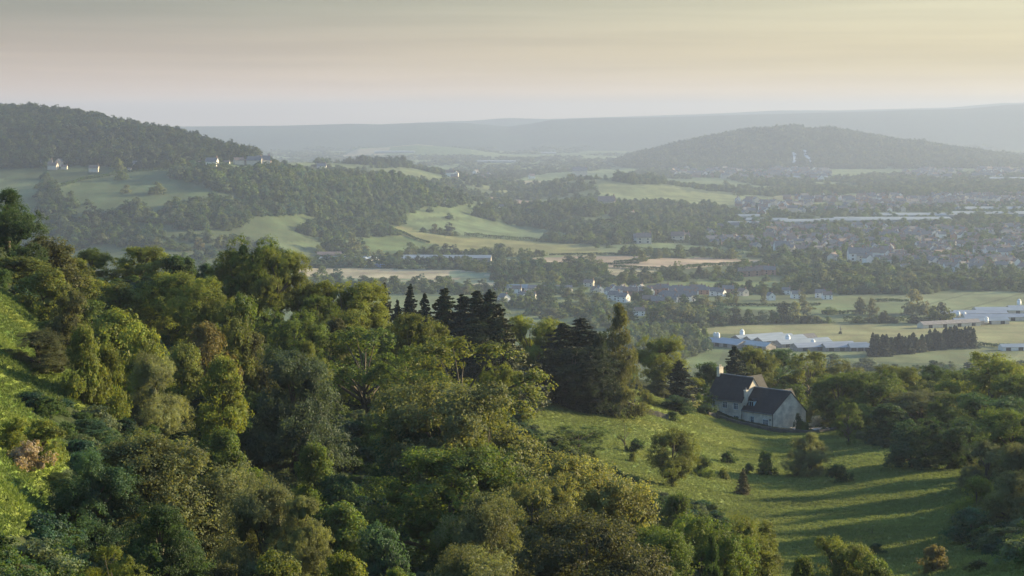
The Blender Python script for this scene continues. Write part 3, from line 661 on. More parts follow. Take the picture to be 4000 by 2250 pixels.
# ------------------------------------------------------------ plants
def prof_round(z):  z = np.clip(z, 0, 1); return np.where(z < .14, 0, np.sqrt(np.clip(1 - ((z - .56) / .46) ** 2, 0, 1)) * np.where(z < .3, .75 + .8 * (z - .14), 1))
def prof_dome(z):   return np.clip(1 - z ** 2.2, 0, 1) ** .6 * (.88 + .12 * np.sin(z * 9))
def prof_cone(z):   return np.clip(1 - z, 0, 1) ** .85 * np.where(z < .06, .8, 1)
def prof_col(z):    return np.clip(np.sin(np.clip(z * .93 + .07, 0, 1) * math.pi), 0, 1) ** .45 * (1 - .35 * z)
def prof_weep(z):   return np.clip(1 - z, 0, 1) ** .5 * (1 - .2 * z)
def rdir(n, r): d = r.normal(size=(n, 3)); return d / np.linalg.norm(d, axis=1, keepdims=True)
def crown_mesh(name, prof, nl, nsub, nleaf, lr, sr, ls, seed, mat, aspect=1.0, up=.35, hang=0.0, flat=.8, missing=.08, core=True, spire=0):
    """leaf-sized faces on clumps on lobes on a profile of revolution; height 1, radius 1. aspect = height in metres / radius in metres"""
    r = np.random.default_rng(seed)
    zs = r.random(nl * 6); rr = prof(zs); k = r.random(nl * 6) < np.clip(rr, .12, 1); zs = zs[k][:nl]; rr = rr[k][:nl]
    th = r.random(len(zs)) * 2 * math.pi
    wob = 1 + .16 * np.sin(th * 2 + seed) + .10 * np.sin(th * 3 + seed * 2.3 + zs * 5)
    dep = np.sqrt(r.random(len(zs)) * .55 + .45)
    R0 = np.clip(rr * wob * dep - lr * .55, 0, None)
    zlo, zhi = (.02, 1 - lr * .5 / aspect)
    C = np.stack([R0 * np.cos(th), R0 * np.sin(th), np.clip(zs, zlo, zhi) * aspect], 1)
    lrad = lr * (.65 + .7 * r.random(len(C))) * np.clip(.55 + .6 * rr, .35, 1)
    keep = r.random(len(C)) > missing; C = C[keep]; lrad = lrad[keep]
    # sub clumps
    ci = np.repeat(np.arange(len(C)), nsub); d = rdir(len(ci), r); d[:, 2] = np.where(d[:, 2] < -.45, -d[:, 2], d[:, 2])
    SC = C[ci] + d * (lrad[ci] * (.7 + .38 * r.random(len(ci))))[:, None] * np.array((1, 1, flat))
    ax = np.array((0, 0, aspect * .45))
    out = SC - ax; on = out / (np.linalg.norm(out, axis=1, keepdims=True) + 1e-6)
    srr = sr * (.6 + .9 * r.random(len(SC)))
    n = nleaf; li = r.integers(0, len(SC), n); ld = rdir(n, r)
    LP = SC[li] + ld * (srr[li] * r.random(n) ** .4)[:, None] * np.array((1, 1, flat))
    if hang: LP[:, 2] -= hang * r.random(n) ** 2
    LP[:, 2] = np.clip(LP[:, 2], .01 * aspect, None)
    nr = on[li] * .55 + ld * .55 + rdir(n, r) * .75 + np.array((0, 0, up)); nr /= np.linalg.norm(nr, axis=1, keepdims=True)
    t = np.cross(nr, rdir(n, r)); t /= np.linalg.norm(t, axis=1, keepdims=True) + 1e-9; b = np.cross(nr, t)
    if hang: t = t * .35 + np.array((0, 0, -1)); t /= np.linalg.norm(t, axis=1, keepdims=True)
    s = ls * (.6 + .8 * r.random(n))[:, None]
    w_ = .55 + .25 * r.random(n)[:, None]
    Q = np.stack([LP - t * s, LP + b * s * w_ + nr * s * .25, LP + t * s, LP - b * s * w_ + nr * s * .25], 1)
    V = Q.reshape(-1, 3); F = np.arange(n * 4).reshape(n, 4)
    if core:   # a few big inner leaves that close the heart of the crown
        m_ = max(60, n // 22); cl = r.integers(0, len(C), m_); dd = rdir(m_, r); P0 = C[cl] * np.array((.8, .8, .97)) + dd * lrad[cl][:, None] * .3
        t2 = np.cross(dd, rdir(m_, r)); t2 /= np.linalg.norm(t2, axis=1, keepdims=True); b2 = np.cross(dd, t2); s2 = lrad[cl][:, None] * .22
        Q2 = np.stack([P0 - t2 * s2, P0 + b2 * s2, P0 + t2 * s2, P0 - b2 * s2], 1); P0
        V = np.concatenate([V, Q2.reshape(-1, 3)]); F = np.concatenate([F, np.arange(m_ * 4).reshape(m_, 4) + n * 4])
    V[:, 2] = V[:, 2] / aspect
    mx = V[:, 2].max(); V[:, 2] /= mx
    return npmesh(name, V, F, mat), C * np.array((1, 1, 1 / aspect))
def trunk_mesh(name, C, seed, r0=.05, aspect=1.0, top=.8, nlimb=14, fork=.18):
    r = random.Random(seed); b = MB(); lean = (r.uniform(-.06, .06), r.uniform(-.06, .06))
    path = [(0, 0, -1.2)] + [(lean[0] * z * 2 + r.uniform(-.012, .012), lean[1] * z * 2 + r.uniform(-.012, .012), z) for z in (.06, .18, .3, .42, .55, .68, top)]
    rad = [r0 * 1.5, r0 * 1.1, r0, r0 * .85, r0 * .65, r0 * .45, r0 * .28, r0 * .1]
    b.tube(path, rad, 7)
    idx = list(range(len(C))); r.shuffle(idx)
    for i in idx[:nlimb]:
        c = C[i]; z0 = max(fork, min(top - .1, c[2] * .55 + r.uniform(-.05, .05))); q = np.array([np.interp(z0, [p[2] for p in path], [p[k] for p in path]) for k in range(3)])
        m1 = q * .6 + c * .4; m1[2] += .03; m2 = q * .2 + c * .8; m2[2] += .02
        rr = r0 * (.42 if z0 < .4 else .3)
        b.tube([q, m1, m2, c], [rr, rr * .75, rr * .45, rr * .15], 5, cap=False)
    me = b.mesh(name, M['bark'], True); return me
def conifer_mesh(name, nb, per, ls, seed, mat, aspect=3.6, ragged=.42, drop=.18):
    r = np.random.default_rng(seed); V = []; tips = []
    z0 = np.sort(r.random(nb) ** 1.15) * .97 + .02; th = np.arange(nb) * 2.399 + r.random(nb) * .9
    Rz = (np.clip(1 - z0, 0, 1) ** .72) * (1 + ragged * (r.random(nb) - .5) * 2) * np.where(z0 < .1, .8, 1) * (1 + .12 * np.sin(th * 2 + seed)) + .02
    bi = np.repeat(np.arange(nb), per); n = len(bi); t = r.random(n) ** .62; Lb = Rz[bi]
    lat = (r.random(n) - .5) * (.50 * (1 - t) + .12) * Lb; c, s_ = np.cos(th[bi]), np.sin(th[bi])
    x = c * Lb * t - s_ * lat; y = s_ * Lb * t + c * lat
    z = z0[bi] * aspect + Lb * (-drop * 2.2 * t + .22 * t ** 3) - r.random(n) ** 2 * .12 * Lb
    P = np.stack([x, y, np.clip(z, .02, None)], 1)
    out = np.stack([c * .5, s_ * .5, np.full(n, .55)], 1) + rdir(n, r) * .7; out /= np.linalg.norm(out, axis=1, keepdims=True)
    a = np.stack([c, s_, np.full(n, -.35)], 1) + rdir(n, r) * .5; b = np.cross(out, a); b /= np.linalg.norm(b, axis=1, keepdims=True); a = np.cross(b, out)
    s = ls * (.6 + .8 * r.random(n))[:, None]
    V = np.stack([P - a * s, P + b * s * .6, P + a * s, P - b * s * .6], 1).reshape(-1, 3); V[:, 2] /= aspect
    k = r.permutation(nb)[:14]; C = np.stack([Rz[k] * np.cos(th[k]) * .6, Rz[k] * np.sin(th[k]) * .6, z0[k]], 1)
    return npmesh(name, V, np.arange(n * 4).reshape(n, 4), mat), C
PR = {}
def protoc(kind, i, nb, per, ls, mat, **k):
    me, C = conifer_mesh('crown', nb, per, ls, 40 + i, mat, **k); PR.setdefault(kind, []).append((me, trunk_mesh('trunk', C, i, r0=.05, top=.97, nlimb=6)))
def proto(kind, i, *a, **k):
    tk = k.pop('trunk', {})
    me, C = crown_mesh('crown', *a, seed=100 * len(PR) + i, **k)
    tm = trunk_mesh('trunk', C, i + 5, **tk); PR.setdefault(kind, []).append((me, tm))
for i in range(5): proto('broad', i, prof_round, 46, 30, 44000, .30, .085, .0165, mat=M['leaf'], aspect=1.9, missing=.12)
for i in range(3): proto('airy', i, prof_round, 34, 22, 20000, .26, .085, .020, mat=M['leaf'], aspect=1.9, missing=.22, core=False, trunk=dict(nlimb=22, r0=.045))
for i in range(4): proto('willow', i, prof_dome, 44, 34, 62000, .30, .075, .0122, mat=M['leaf'], aspect=1.4, up=.5, trunk=dict(nlimb=24, r0=.06, fork=.1))
for i in range(4): proto('bushy', i, prof_dome, 30, 18, 15000, .36, .12, .028, mat=M['leaf'], aspect=1.5, trunk=dict(nlimb=8, r0=.04))
for i in range(3): protoc('cone', i, 260, 110, .045, M['needle'])
for i in range(2): proto('weep', i, prof_weep, 130, 16, 34000, .24, .06, .021, mat=M['leaf'], aspect=3.4, hang=.16, missing=.15, trunk=dict(nlimb=10, r0=.05, top=.9))
for i in range(2): proto('column', i, prof_col, 40, 22, 16000, .32, .10, .026, mat=M['leaf'], aspect=3.2, trunk=dict(nlimb=10, r0=.05))
for i in range(2): proto('sapling', i, prof_round, 10, 10, 1800, .22, .09, .035, mat=M['leaf'], aspect=3.0, missing=.2, core=False, trunk=dict(nlimb=10, r0=.05, fork=.1, top=.97))
for i in range(3): proto('shrub', i, prof_dome, 16, 12, 5000, .42, .15, .045, mat=M['leaf'], aspect=1.2, trunk=dict(nlimb=6, r0=.03, top=.5))
for i in range(4): proto('far', i, prof_dome, 18, 8, 1500, .42, .17, .085, mat=M['leaf_far'], aspect=1.6, missing=.1, trunk=dict(nlimb=3, r0=.05, top=.5))
for i in range(2): protoc('farcone', i, 150, 14, .14, M['leaf_far'], aspect=3.0)
for i in range(2): proto('farcol', i, prof_col, 18, 8, 1100, .36, .15, .085, mat=M['leaf_far'], aspect=2.8, trunk=dict(nlimb=2, r0=.05, top=.6))
_cn = {}
def plant(kind, u, vtop, wpx, D, tint, label, cat='tree', group=None, name=None, z0=None, hm=None, rm=None, xy=None):
    """one tree: bearing u, sight line of its top, crown width as seen, distance"""
    if D < 0: D = hit(u, -D, 95, 460)
    if xy is None: x = (u - UC) / FP * D; y = D
    else: x, y = xy
    zg = H(x, y); h = hm if hm else max(1.2, zz(y, vtop) - zg); rad = rm if rm else wpx * wk(kind, u, D) / FP * y / 2
    if kind.startswith('far'): h *= 1.15; rad *= WK[kind]
    k = _cn.get(kind, 0); _cn[kind] = k + 1; me, tm = PR[kind][k % len(PR[kind])]
    root = bpy.data.objects.new(name or {'cone': 'conifer', 'farcone': 'conifer', 'shrub': 'shrub'}.get(kind, 'tree'), None); COL.objects.link(root)
    uv_ = (UC + FP * x / y, VH - FP * zg / y); free = y < 600 and (inpoly([uv_[0]], [uv_[1]], MEADOW)[0] or inpoly([uv_[0]], [uv_[1]], GSLOPE)[0]) or cat == 'shrub'
    hc = h if free or (kind == 'bushy' and u < 330) else min(h, ASP[kind] * rad * (1.6 if kind == 'bushy' else 1.4)); root.location = (x, y, zg - .15 + (h - hc)); root.rotation_euler = (0, 0, random.uniform(0, 6.28)); root.scale = (rad, rad, hc)
    root.empty_display_size = .1
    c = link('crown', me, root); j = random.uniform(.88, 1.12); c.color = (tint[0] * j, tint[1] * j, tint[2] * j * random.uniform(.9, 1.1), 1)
    link('trunk', tm, root)
    tag(root, label, cat, group); return root
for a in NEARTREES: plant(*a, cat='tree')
for a in NEARSHRUBS: plant(*a, cat='shrub', name='shrub' if a[0] != 'sapling' else 'sapling')

# ------------------------------------------------------------ stuff made of many small plants (one object each)
def scatter(name, P, scl, rot, idx, tint, sources, label):
    me = bpy.data.meshes.new(name); P = np.asarray(P, np.float32); n = len(P)
    me.vertices.add(n); me.vertices.foreach_set('co', P.ravel())
    for nm, ty, arr in (('scl', 'FLOAT_VECTOR', scl), ('tint', 'FLOAT_COLOR', np.concatenate([tint, np.ones((n, 1))], 1))):
        a = me.attributes.new(nm, ty, 'POINT'); a.data.foreach_set('vector' if ty == 'FLOAT_VECTOR' else 'color', np.asarray(arr, np.float32).ravel())
    a = me.attributes.new('rz', 'FLOAT', 'POINT'); a.data.foreach_set('value', np.asarray(rot, np.float32))
    a = me.attributes.new('pick', 'INT', 'POINT'); a.data.foreach_set('value', np.asarray(idx, np.int32))
    o = link(name, me); tag(o, label, None, None, 'stuff')
    g = bpy.data.node_groups.new(name, 'GeometryNodeTree'); g.interface.new_socket('Geometry', in_out='INPUT', socket_type='NodeSocketGeometry'); g.interface.new_socket('Geometry', in_out='OUTPUT', socket_type='NodeSocketGeometry')
    n_ = g.nodes; l = g.links; gi = n_.new('NodeGroupInput'); go = n_.new('NodeGroupOutput')
    gi2 = n_.new('GeometryNodeGeometryToInstance')
    for s in sources:
        oi = n_.new('GeometryNodeObjectInfo'); oi.inputs[0].default_value = s; oi.inputs['As Instance'].default_value = False; oi.transform_space = 'ORIGINAL'
        l.new(oi.outputs['Geometry'], gi2.inputs[0])
    def na(nm, ty):
        q = n_.new('GeometryNodeInputNamedAttribute'); q.data_type = ty; q.inputs[0].default_value = nm; return q.outputs[0]
    ip = n_.new('GeometryNodeInstanceOnPoints'); l.new(gi.outputs[0], ip.inputs['Points']); l.new(gi2.outputs[0], ip.inputs['Instance'])
    ip.inputs['Pick Instance'].default_value = True
    l.new(na('pick', 'INT'), ip.inputs['Instance Index']); l.new(na('scl', 'FLOAT_VECTOR'), ip.inputs['Scale'])
    cx = n_.new('ShaderNodeCombineXYZ'); l.new(na('rz', 'FLOAT'), cx.inputs[2]); l.new(cx.outputs[0], ip.inputs['Rotation'])
    l.new(ip.outputs[0], go.inputs[0])
    md = o.modifiers.new('scatter', 'NODES'); md.node_group = g
    return o
def src(me, nm='source'): return bpy.data.objects.new(nm, me)
def inst_variant(me, mat): m2 = me.copy(); m2.materials.clear(); m2.materials.append(mat); return m2
SRC_FAR = [src(inst_variant(m, M['leaf_far_i'])) for m, t in PR['far']]
SRC_FARC = [src(inst_variant(m, M['leaf_far_i'])) for m, t in PR['farcone']]
SRC_SHR = [src(inst_variant(m, M['leaf_i'])) for m, t in PR['shrub']]
SRC_BUSH = [src(inst_variant(m, M['leaf_i'])) for m, t in PR['bushy'][:2]]
tinyL = []
for i in range(2):
    me, C = crown_mesh('tiny', prof_dome, 9, 5, 130, .5, .22, .24, seed=900 + i, mat=M['leaf_far_i'], aspect=1.5, missing=0, core=False)
    tinyL.append(src(me))
TINTS = np.array([MG, YG, DG, GG, TG, OL]) * np.array((.72, .84, 1.0))
def tints(n, wts=(3, .9, 2.6, 2, 2.4, 1), gain=1.0):
    wts = np.array(wts, float); k = rng.choice(len(TINTS), n, p=wts / wts.sum()); return TINTS[k] * gain * (.8 + .4 * rng.random((n, 1)))
def region_points(poly, Da, Db, sp, margin=30, vshift=0.0, jit=.9, maskfn=None):
    us = [p[0] for p in poly]; u0, u1 = min(us) - margin, max(us) + margin
    x0 = min((u0 - UC) / FP * Da, (u0 - UC) / FP * Db); x1 = max((u1 - UC) / FP * Da, (u1 - UC) / FP * Db)
    gx, gy = np.meshgrid(np.arange(x0, x1, sp), np.arange(Da, Db, sp)); gx = gx.ravel() + (rng.random(gx.size) - .5) * sp * jit; gy = gy.ravel() + (rng.random(gy.size) - .5) * sp * jit
    z = height(gx, gy); P = np.stack([gx, gy, z], 1); u, v = uv_of(P)
    k = inpoly(u, v + vshift, poly)
    if maskfn is not None: k &= maskfn(P, u, v)
    return P[k]
def wood(name, label, polys, Da, Db, sp, rad, hgt, sources=None, gain=1.0, vshift=0, maskfn=None, wts=(3, .9, 2.6, 2, 2.4, 1)):
    Ps = [region_points(p, Da, Db, sp, vshift=vshift, maskfn=maskfn) for p in polys]; P = np.concatenate(Ps); n = len(P)
    if n == 0: print('EMPTY WOOD', name, label); return
    sources = sources or SRC_FAR
    vs_ = (.55 + .95 * rng.random(n) ** 1.6) * (.75 + .5 * vnoise(P[:, 0] / 70, P[:, 1] / 70)); r = rad * vs_ * (.85 + .3 * rng.random(n)); h = hgt * vs_ * (.85 + .3 * rng.random(n)); P[:, 2] -= .3
    scatter(name, P, np.stack([r, r, h], 1), rng.random(n) * 6.28, rng.integers(0, len(sources), n), tints(n, wts, gain), sources, label)
    print(name, n)
P1 = lambda *a: fr(1, a)
P2 = lambda *a: fr(2, a)
P3 = lambda *a: fr(3, a)
P6 = lambda *a: fr(6, a)
def near_mask(P, u, v): return ~(inpoly(u, v, MEADOW) | inpoly(u, v, GSLOPE)) & ~((np.abs(u - 1880) < 190) & (P[:, 1] > 405) & (P[:, 1] < 462)) & ~((P[:,1] > 395) & (u > 1590) & (u < 1700))
wood('undergrowth', 'tangled bramble and shrub undergrowth between the near trees', [[(-700, 500), (4200, 500), (4200, 2400), (-700, 2400)]], 50, 520, 2.2, 1.35, 1.35, SRC_SHR, .95, 0, near_mask)
wood('far_bank_trees', 'trees on the hidden bank below the near wood', [[(-500, 560), (3300, 560), (3300, 1500), (-500, 1500)]], 470, 820, 10, 5.5, 8, SRC_BUSH, .9, 0, lambda P, u, v: (P[:, 1] > np.where(u > 1750, 520, 440)) & ~((u > 1600) & (u < 1760) & (P[:, 1] < 900)))
wood('hilltop_forest', 'dense forest covering the top of the left hill', [P1((-1000, 40), (0, 105), (560, 150), (900, 200), (1250, 270), (1500, 340), (1800, 390), (1960, 470), (1940, 505), (1500, 520), (1180, 560), (900, 572), (800, 545), (560, 540), (300, 556), (-1000, 556)), [(-700, 250), (640, 250), (640, 372), (-700, 372)]], 2850, 3560, 10.5, 8, 14, gain=.62, wts=(3, .3, 3, 1, 3, .6))
wood('spur_wood', 'dense broadleaf wood rolling down the spur in the middle', [P1((1180, 600), (1300, 570), (1700, 580), (2100, 610), (2536, 650), (2536, 900), (2250, 890), (2000, 900), (1790, 900), (1790, 800), (1600, 735), (1450, 690), (1330, 660)),
      P2((0, 620), (230, 700), (400, 660), (640, 660), (740, 620), (860, 600), (1000, 630), (1180, 690), (1300, 750), (1330, 810), (1180, 835), (1000, 830), (900, 890), (870, 960), (700, 962), (500, 895), (250, 905), (0, 860))], 2350, 3600, 11, 7, 13, gain=1.1)
wood('hill_copse', 'copse of round trees across the green slope of the left hill', [P1((770, 940), (820, 870), (970, 830), (1030, 900), (1100, 940), (1230, 850), (1280, 830), (1400, 820), (1500, 800), (1620, 810), (1800, 905), (1700, 965), (1500, 995), (1330, 1005), (1200, 960), (900, 935)), P2((120, 1010), (200, 950), (450, 920), (680, 935), (710, 975), (835, 1032), (680, 1025), (450, 1042), (200, 1052))], 2300, 2900, 11, 6.5, 11, gain=1.05)
wood('slope_thicket', 'misty thicket at the foot of the left hill', [P1((230, 720), (330, 600), (380, 700), (470, 860), (600, 970), (900, 930), (1200, 1050), (1250, 1110), (900, 1110), (450, 1070), (300, 930))], 2250, 2950, 13, 6.5, 10, gain=1.1)
wood('knoll_wood', 'dark wood on the small knoll in the middle distance', [P2((1690, 850), (1850, 780), (2000, 775), (2200, 825), (2310, 885), (2200, 905), (1900, 893), (1750, 870))], 3200, 3800, 11, 6.5, 13, gain=.9)
wood('lowland_wood', 'long wooded belt below the knoll', [P2((1330, 895), (1450, 865), (1900, 890), (2100, 955), (2400, 965), (2600, 1000), (2560, 1075), (2400, 1085), (2250, 1055), (1950, 1012), (1700, 965), (1450, 925)), P3((-50, 740), (200, 725), (600, 745), (800, 795), (780, 865), (600, 885), (360, 875), (100, 855), (0, 810)), P3((0, 890), (400, 880), (560, 900), (600, 960), (300, 955), (0, 975))], 2550, 4300, 13, 7, 12, gain=.95)
wood('ridge_wood', 'tree belt along the ridge behind the spur', [P2((-100, 430), (360, 440), (400, 470), (1000, 510), (1170, 560), (1370, 600), (1370, 630), (1170, 600), (1000, 560), (400, 520), (360, 500), (-100, 505))], 3700, 5100, 14, 8, 15, gain=.8)
wood('middle_hill_wood', 'wood crowning the low green hill in the middle distance', [P2((1480, 700), (1750, 645), (1850, 615), (2100, 600), (2150, 575), (2600, 590), (2600, 640), (2250, 625), (2050, 620), (1900, 650), (1750, 680), (1550, 715)), P3((0, 520), (280, 540), (320, 600), (100, 590), (0, 580))], 3900, 5200, 14, 8, 14, gain=1.05)
def not_field(P, u, v):
    k = np.zeros(len(u), bool)
    for f in FPOLY: k |= inpoly(u, v, f)
    for f in HILLPAST: k |= inpoly(u, v, f)
    return ~k
HILLPAST = [P1((-300, 560), (280, 560), (330, 620), (300, 760), (250, 900), (-300, 900)), P1((330, 610), (860, 570), (1190, 575), (1340, 655), (1600, 735), (1790, 800), (1400, 800), (1230, 830), (1050, 900), (970, 800), (780, 900), (600, 900), (400, 720)), P1((1750, 900), (2250, 890), (2250, 1000), (2100, 1010), (1900, 1050), (1650, 1050), (1400, 1030), (1500, 1000), (1750, 960)), P2((-300, 880), (120, 940), (280, 1050), (270, 1090), (100, 1100), (-300, 1080))]
VILX = fr(10, [(-200, 200), (2700, 180), (2700, 480), (1300, 480), (-200, 460)])
TOWNX = P3((600, 700), (2700, 670), (2700, 1180), (1440, 1130), (1000, 1040), (620, 980))
def copse_mask(P, u, v):
    Xr = P[:, 0] * .9 - P[:, 1] * .35 + 40 * fbm(P[:, 0] / 300, P[:, 1] / 300, 2); Yr = P[:, 1] * .9 + P[:, 0] * .3 + 60 * fbm(P[:, 0] / 280 + 5, P[:, 1] / 260, 2)
    edge = (np.abs((Xr % 190) - 95) > 87) | (np.abs((Yr % 230) - 115) > 107)
    return not_field(P, u, v) & ~inpoly(u, v, VILX) & ~inpoly(u, v, TOWNX) & (edge | (vnoise(P[:, 0] / 90, P[:, 1] / 130) > .60))
wood('vale_copses', 'hedgerow trees and small copses dividing the vale fields', [[(-100, 400), (2700, 400), (2700, 800), (-100, 800)]], 2050, 5200, 14, 6.5, 10, gain=1.0, maskfn=copse_mask)
wood('vale_hedges', 'hazy trees and hedges scattered over the far vale', [P2((1180, 560), (1700, 540), (2536, 470), (2600, 560), (2300, 570), (1900, 590), (1500, 670), (1300, 700), (1250, 620))], 4700, 7000, 26, 9, 11, gain=.8)
def robin_mask(P, u, v):
    trk = inpoly(u, v, P3((1085, 490), (1120, 400), (1105, 385), (1145, 385), (1150, 480))) | inpoly(u, v, P3((1175, 380), (1200, 375), (1250, 470), (1215, 485)))
    return (robin(u, P[:, 1]) > 3) & ~trk & (vnoise(u / 40, v / 6) < .93)
wood('wooded_hill_forest', 'forest covering the isolated hill beyond the town', [[(1440, 300), (2950, 300), (2950, 440), (1440, 440)]], 6950, 8420, 13, 11, 15, tinyL, .6, 0, robin_mask, (3, .4, 3, 1, 3, .8))
wood('town_edge_wood', 'long dark tree belt in front of the isolated hill', [P3((690, 568), (1500, 590), (2700, 580), (2700, 690), (1700, 662), (1000, 652), (700, 642)), P3((-200, 470), (700, 500), (1300, 550), (2700, 505), (2700, 590), (1500, 600), (690, 570), (300, 560))], 3600, 7000, 21, 9, 10, gain=1.05, maskfn=lambda P, u, v: vnoise(P[:, 0] / 70, P[:, 1] / 160) > .38)
wood('far_vale_trees', 'specks of trees across the hazy far plain', [[(300, 330), (2700, 330), (2700, 430), (300, 430)]], 7200, 11500, 55, 16, 10, tinyL, .8, 0, lambda P, u, v: (robin(u, P[:, 1]) < 2) & (vnoise(P[:, 0] / 260, P[:, 1] / 500) > .5))
VIL = fr(10, [(0, 225), (2700, 200), (2700, 470), (1300, 470), (0, 450)]) 
VIL2 = P6((0, 55), (1300, 60), (1300, 135), (800, 150), (0, 170))
wood('village_trees', 'dense trees filling in round the village and behind it', [P2((1530, 1345), (1700, 1260), (1990, 1255), (2290, 1300), (2600, 1340), (2600, 1600), (1350, 1600), (1450, 1420)), P3((1080, 1170), (1300, 1140), (1800, 1150), (2700, 1190), (2700, 1275), (1300, 1245), (1080, 1235)), P6((-400, 200), (60, 170), (300, 150), (550, 190), (550, 300), (300, 315), (60, 325), (-400, 330))], 1650, 2450, 13, 6.5, 9.5, gain=1.0, maskfn=lambda P, u, v: vnoise(P[:, 0] / 34, P[:, 1] / 60) > np.where(inpoly(u, v, VIL) | inpoly(u, v, VIL2), .72, .36))
wood('plantation', 'uniform dense young plantation beside the paddock', [P6((-100, 340), (150, 325), (330, 335), (450, 380), (480, 455), (270, 530), (-100, 520))], 1250, 1750, 6, 4.0, 9, gain=1.15, wts=(1, 1, 0, 4, 1, 2))
wood('town_trees', 'garden trees mixed among the houses of the town', [P3((560, 760), (2700, 720), (2700, 1190), (1800, 1150), (1080, 1160), (900, 1050), (600, 960))], 2250, 4200, 17, 6.5, 9, gain=1.15, maskfn=lambda P, u, v: vnoise(P[:, 0] / 60, P[:, 1] / 110) > .16)
wood('right_side_wood', 'tall trees of the wood continuing right of the meadow', [[(2600, 800), (3400, 800), (3400, 1700), (2600, 1700)]], 130, 330, 10, 5, 10.5, [SRC_BUSH[0], SRC_BUSH[1]], 1.0, 0, lambda P, u, v: (P[:, 0] > 90) & (P[:, 0] < 125) & (u > 2700))
wood('far_side_scrub', 'hazy treetops behind the near skyline on the right', [P6((1240, 520), (1560, 500), (2000, 455), (2650, 445), (2650, 620), (1900, 600), (1240, 600))], 900, 1400, 11, 6, 7, gain=1.0)

# hedges: each a clipped dark line of leaves
def hedge(k, pts, label, hm=2.2, wm=2.4, tint=DG, Dmin=1250):
    uv = fr(k, pts); P = []
    for u, v in uv: D = hit(u, v, Dmin); P.append(((u - UC) / FP * D, D))
    Q = []
    for a, b in zip(P, P[1:]):
        n = max(2, int(math.dist(a, b) / 2.2))
        Q += [(a[0] + (b[0] - a[0]) * i / n, a[1] + (b[1] - a[1]) * i / n) for i in range(n)]
    Q = np.array(Q); n = len(Q); m = 22; c = np.repeat(Q, m, 0); N_ = len(c)
    h = hm * (.75 + .5 * vnoise(c[:, 0] / 12, c[:, 1] / 12)); x = c[:, 0] + (rng.random(N_) - .5) * wm; y = c[:, 1] + (rng.random(N_) - .5) * wm
    z = height(x, y) + h * rng.random(N_) ** .6; C = np.stack([x, y, z], 1); t = rdir(N_, rng); b = np.cross(t, rdir(N_, rng)); b /= np.linalg.norm(b, axis=1, keepdims=True); s = .75
    V = np.stack([C - t * s, C + b * s, C + t * s, C - b * s], 1).reshape(-1, 3)
    o = link('hedge', npmesh('hedge', V, np.arange(N_ * 4).reshape(N_, 4), M['leaf_far'])); o.color = (*tint, 1)
    return tag(o, label, 'hedge')
hedge(11, [(130, 305), (500, 295), (900, 285)], 'dark hedge in front of the white farm, left part')
hedge(11, [(1400, 305), (1800, 318), (2200, 325)], 'long clipped hedge right of the blue trailers', 3.2)
hedge(11, [(2240, 332), (2400, 345), (2576, 358)], 'short hedge after the gap at the end of the long one', 3)
hedge(2, [(1300, 1035), (1600, 1062), (1850, 1075), (2190, 1090)], 'tree-height hedge along the top of the bright field', 5)
hedge(2, [(780, 985), (930, 1052), (1050, 1090)], 'dark hedge dropping between the tan and green fields', 3)
hedge(2, [(1900, 1172), (2280, 1168), (2536, 1180)], 'hedge under the right end of the bright field', 2.5)
hedge(2, [(1740, 1190), (1800, 1230), (2250, 1240), (2536, 1232)], 'hedge under the straw-coloured field', 2.5)
hedge(3, [(0, 1118), (350, 1140), (450, 1140)], 'dark hedge below the straw field by the poplars', 3)
hedge(3, [(360, 1135), (620, 1110), (1050, 1085)], 'hedge running right from the poplars', 4)
hedge(3, [(0, 1088), (100, 1080), (300, 1060)], 'thin hedge left in the straw fields', 2.5)
hedge(3, [(60, 1012), (500, 1025), (820, 1037)], 'hedge along the green field near the town', 4)
hedge(3, [(0, 970), (480, 962), (620, 985)], 'hedge behind the green field near the town', 4)
hedge(6, [(510, 165), (900, 165), (1220, 160)], 'thin dark hedge crossing the pasture with lone trees', 2.5)
hedge(6, [(1220, 218), (1400, 215), (1500, 220)], 'short dark hedge below the two ash trees', 3.2)
hedge(6, [(1590, 135), (1700, 130), (1810, 135)], 'short hedge left of the big pale tree', 2.5)
hedge(6, [(1370, 272), (1600, 272), (1900, 278), (2080, 275)], 'thick hedge along the back of the broad pale meadow', 5)
hedge(1, [(400, 695), (600, 640), (830, 600)], 'dark hedge rising across the left hill pasture', 4.5)
hedge(1, [(830, 600), (900, 585), (1190, 575)], 'hedge along the top of the left hill pasture', 4)
hedge(6, [(2280, 430), (2450, 445), (2650, 440)], 'low hedge at the right behind the conifer block', 3)
hedge(2, [(-50, 540), (300, 560), (520, 610)], 'hedge along the spur top beside the lone white house', 5)

